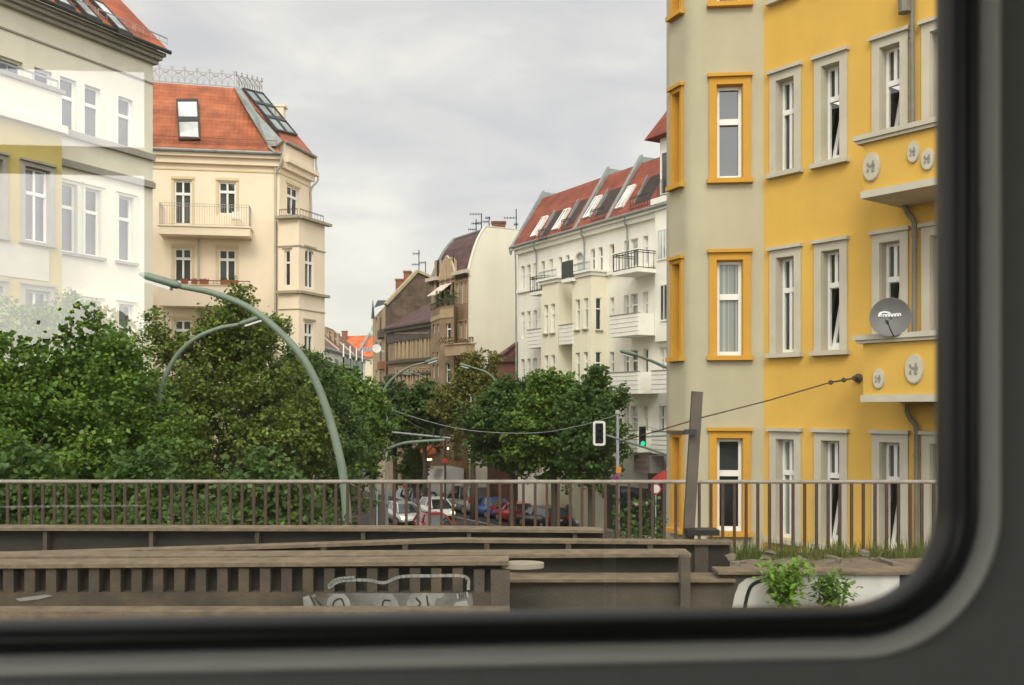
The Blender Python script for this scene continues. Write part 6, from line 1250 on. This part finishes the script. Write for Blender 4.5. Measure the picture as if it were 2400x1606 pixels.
ivy('ragged ivy hanging on the railing before the yellow corner', 1440, 1560, 1150, 1330, 14.25, 700); ivy('ivy climbing the railing bars under the big lamp', 640, 830, 1190, 1300, 14.2, 500); ivy('ivy leaves poking through the railing below the round maple', 30, 560, 1135, 1300, 14.3, 1500)
# hedge of shrubs on the far slope of the viaduct
for i, (x, Y, yt, r_) in enumerate(((60, 18.5, 1090, 1.5), (330, 19, 1100, 1.5), (620, 19.5, 1105, 1.35))):
    tree('shrub', ['dense dark shrub behind the railing under the outermost maple', 'dense dark shrub behind the railing under the bushy maple', 'dense dark shrub behind the railing beside the big lamp'][i], tp(x, Y), tz(yt, Y), 2.0, r_, .9, 260, 34, .13, LEAFD, 60 + i, .7, 'shrubs behind the railing')

# ---------------------------------------------------------------- the railway carriage the picture is taken from
YAW = R(4.6); WY = .60
tcar = bpy.data.objects.new('train_carriage', None); COL.objects.link(tcar); tcar.location = (0, 0, EYE); tcar.rotation_euler = (0, 0, YAW); tag(tcar, 'grey train carriage interior with black sealed window frame around the view', 'train carriage'); ORG[tcar] = Vector((0, 0, 0))
def cpx(x, y, Yl):
    r = Vector(((x - CX) / F, 1, (HY - y) / F)); l = Matrix.Rotation(-YAW, 3, 'Z') @ r; return l * (Yl / l.y)
pr = cpx(2214, 700, WY); pb = cpx(1200, 1436, WY)
XR, ZB, RAD = pr.x, pb.z, .062; XL, ZT = -1.25, .62
def loop(off, y, r=None):
    r = (RAD + off) if r is None else r; pts = []; n = 14
    for cx_, cz_, a0 in ((XR - RAD, ZT - RAD, 0), (XL + RAD, ZT - RAD, 90), (XL + RAD, ZB + RAD, 180), (XR - RAD, ZB + RAD, 270)):
        for k in range(n + 1): a = R(a0 + 90 * k / n); pts.append(Vector((cx_ + r * math.cos(a), y, cz_ + r * math.sin(a))))
    return pts
def ring(prof, name, mt, smooth=True, parent=tcar):
    m = MB(); ls = [loop(o, y) for o, y in prof]; n = len(ls[0]); vs = [p for l in ls for p in l]
    m.add(vs, [(i * n + k, i * n + (k + 1) % n, (i + 1) * n + (k + 1) % n, (i + 1) * n + k) for i in range(len(ls) - 1) for k in range(n)]); return m.build(name, mt, parent, smooth)
M_rub = mat('black_rubber_seal', (.012, .0125, .013), .42, .1, 8, spec=.5)
M_wrim = mat('pale_window_rim', (.86, .87, .79), .5, .04, 3); M_panel = mat('grey_wall_panel', (.25, .255, .235), .6, .06, 60)
ring([(.001, WY + .012), (.0, WY + .003), (.001, WY - .003), (.006, WY - .012), (.0125, WY - .013), (.0182, WY - .007), (.0195, WY + .004)], 'rubber_gasket', M_rub)
ring([(.0185, WY + .004), (.0190, WY - .005), (.0205, WY - .009), (.0245, WY - .015), (.028, WY - .0155), (.0305, WY - .009), (.0315, WY + .002)], 'window_rim', M_wrim)
def wall_with_hole(name, mt, y0, y1, x0, x1, z0, z1, hole, parent=tcar):
    m = MB(); H_ = hole; n = len(H_)
    out = []
    for p in H_:                                     # push each rim point out to the rectangle
        cx_, cz_ = (XL + XR) / 2, (ZT + ZB) / 2; out.append(p)
    cen = sum(H_, Vector()) / n; rect_ = []
    for p in H_:
        d = p - cen; k = min([(x1 - cen.x) / d.x if d.x > 1e-9 else 1e9, (x0 - cen.x) / d.x if d.x < -1e-9 else 1e9, (z1 - cen.z) / d.z if d.z > 1e-9 else 1e9, (z0 - cen.z) / d.z if d.z < -1e-9 else 1e9]); q = cen + d * k; rect_.append(Vector((q.x, p.y, q.z)))
    for yy in (y0, y1):
        a = [Vector((p.x, yy, p.z)) for p in H_]; b = [Vector((p.x, yy, p.z)) for p in rect_]
        m.add(a + b, [(k, (k + 1) % n, n + (k + 1) % n, n + k) for k in range(n)])
        # corners
        for c in ((x0, z0), (x1, z0), (x1, z1), (x0, z1)):
            for k in range(n):
                p, q = b[k], b[(k + 1) % n]
                if abs(p.x - q.x) > 1e-6 and abs(p.z - q.z) > 1e-6 and (abs(p.x - c[0]) < 1e-6 or abs(q.x - c[0]) < 1e-6) and (abs(p.z - c[1]) < 1e-6 or abs(q.z - c[1]) < 1e-6): m.poly(p, q, Vector((c[0], yy, c[1])))
    a = [Vector((p.x, y0, p.z)) for p in H_]; b = [Vector((p.x, y1, p.z)) for p in H_]; m.add(a + b, [(k, (k + 1) % n, n + (k + 1) % n, n + k) for k in range(n)])
    return m.build(name, mt, parent)
CX0, CX1, CZ0, CZ1, OY = -4.2, 4.6, -1.25, 1.28, -1.75
wall_with_hole('wall_panel', M_panel, WY, WY + .07, CX0, CX1, CZ0, CZ1, loop(.031, WY))
gm = bpy.data.materials.new('carriage_glass'); gm.use_nodes = True; t = gm.node_tree; t.nodes.clear()
GLASS_R = .155
tr = N(t, 'ShaderNodeBsdfTransparent'); tr.inputs[0].default_value = (.97, .98, .955, 1); gl = N(t, 'ShaderNodeBsdfGlossy'); gl.inputs['Roughness'].default_value = .0; gl.inputs[0].default_value = (1, 1, 1, 1); ms = N(t, 'ShaderNodeMixShader'); ms.inputs[0].default_value = GLASS_R
ou = N(t, 'ShaderNodeOutputMaterial'); L(t, tr.outputs[0], ms.inputs[1]); L(t, gl.outputs[0], ms.inputs[2]); df = N(t, 'ShaderNodeBsdfDiffuse'); df.inputs[0].default_value = (.8, .8, .74, 1); m2 = N(t, 'ShaderNodeMixShader'); tcn = N(t, 'ShaderNodeTexCoord'); nz = N(t, 'ShaderNodeTexNoise'); nz.inputs['Scale'].default_value = 3; nz.inputs['Detail'].default_value = 4; L(t, tcn.outputs['Object'], nz.inputs['Vector'])
L(t, mathn(t, 'MULTIPLY', nz.outputs['Fac'], .05), m2.inputs[0]); L(t, ms.outputs[0], m2.inputs[1]); L(t, df.outputs[0], m2.inputs[2]); L(t, m2.outputs[0], ou.inputs[0])      # thin film of dirt on the glass
m = MB(); m.poly((XL - .02, WY + .006, ZB - .02), (XR + .02, WY + .006, ZB - .02), (XR + .02, WY + .006, ZT + .02), (XL - .02, WY + .006, ZT + .02)); m.build('window_pane', gm, tcar)
# floor, ceiling, ends, far wall with its windows (one is reflected brightly in the pane)
M_in = mat('carriage_lining', (.3, .3, .26), .6, .08, 4)
m = MB(); m.box((CX0, OY, CZ0 - .05), (CX1, WY + .07, CZ0)); m.build('floor', mat('carriage_floor', (.07, .07, .068), .8, .1), tcar)
m = MB(); m.box((CX0, OY, CZ1), (CX1, WY + .07, CZ1 + .05)); m.build('ceiling', M_in, tcar)
for x in (CX0 - .05, CX1): m = MB(); m.box((x, OY, CZ0), (x + .05, WY + .07, CZ1)); m.build('end_wall', M_in, tcar)
class LocalPlane(Plane):
    def __init__(s): s.A = Vector((0, OY, 0)); s.d = Vector((1, 0, 0)); s.n = Vector((0, 1, 0))
OPL = LocalPlane()
MD = 2 * (WY + .006) - OY                              # virtual distance of the far wall seen in the pane
def refl(x, y): p = cpx(x, y, MD); return p.x, p.z
xe, zt1 = refl(338, 157); _, zb1 = refl(338, 346); _, zt2 = refl(338, 404); _, zb2 = refl(338, 1187)
fw_holes = [(-1.78, xe, zb1, zt1), (-1.78, xe, zb2, zt2), (2.25, 4.4, -.5, 1.15), (-4.05, -1.9, -.5, 1.15)]  # last two openings are unseen, added to bring more light inside
m = MB(); wallgrid(m, OPL, CX0, CX1, CZ0, CZ1, fw_holes, .05); m.build('far_wall', M_in, tcar)
m = MB()
for x, z0_, z1_ in ((refl(1360, 900)[0], refl(1360, 1330)[1], refl(1360, 900)[1]),): m.tube([(x, OY + .5, -1.2), (x, OY + .5, z1_ * .75)], .016, 10)
m.build('grab_pole', mat('polished_steel', (.6, .6, .56), .3, 0, 3, .6), tcar)

# trees on the other side of the line: they show only as a faint mirror image in the pane
rg = np.random.default_rng(5); m = MB()
for k in range(40000):
    x = rg.uniform(-46, 16); hgt_ = EYE + 2.3 + .9 * math.sin(x * .45) + .7 * math.sin(x * 1.3 + 1); z = 2 + (hgt_ - 2) * rg.uniform(0, 1) ** .6; y = -38 + rg.normal() * 1.4
    d = Vector(rg.normal(size=3)).normalized(); q = d.orthogonal().normalized(); s_ = rg.uniform(.18, .42); p = Vector((x, y, z)); m.poly(p - d * s_ * .5, p + q * s_ * .45, p + d * s_ * .5, p - q * s_ * .45)
for k in range(62):
    x = -46 + k; f_ = lambda x: EYE + 1.3 + .9 * math.sin(x * .45) + .7 * math.sin(x * 1.3 + 1)
    m.poly((x, -37.5, 0), (x + 1, -37.5, 0), (x + 1, -37.5, f_(x + 1)), (x, -37.5, f_(x)))
tag(m.build('treeline', LEAFD), kind='stuff')
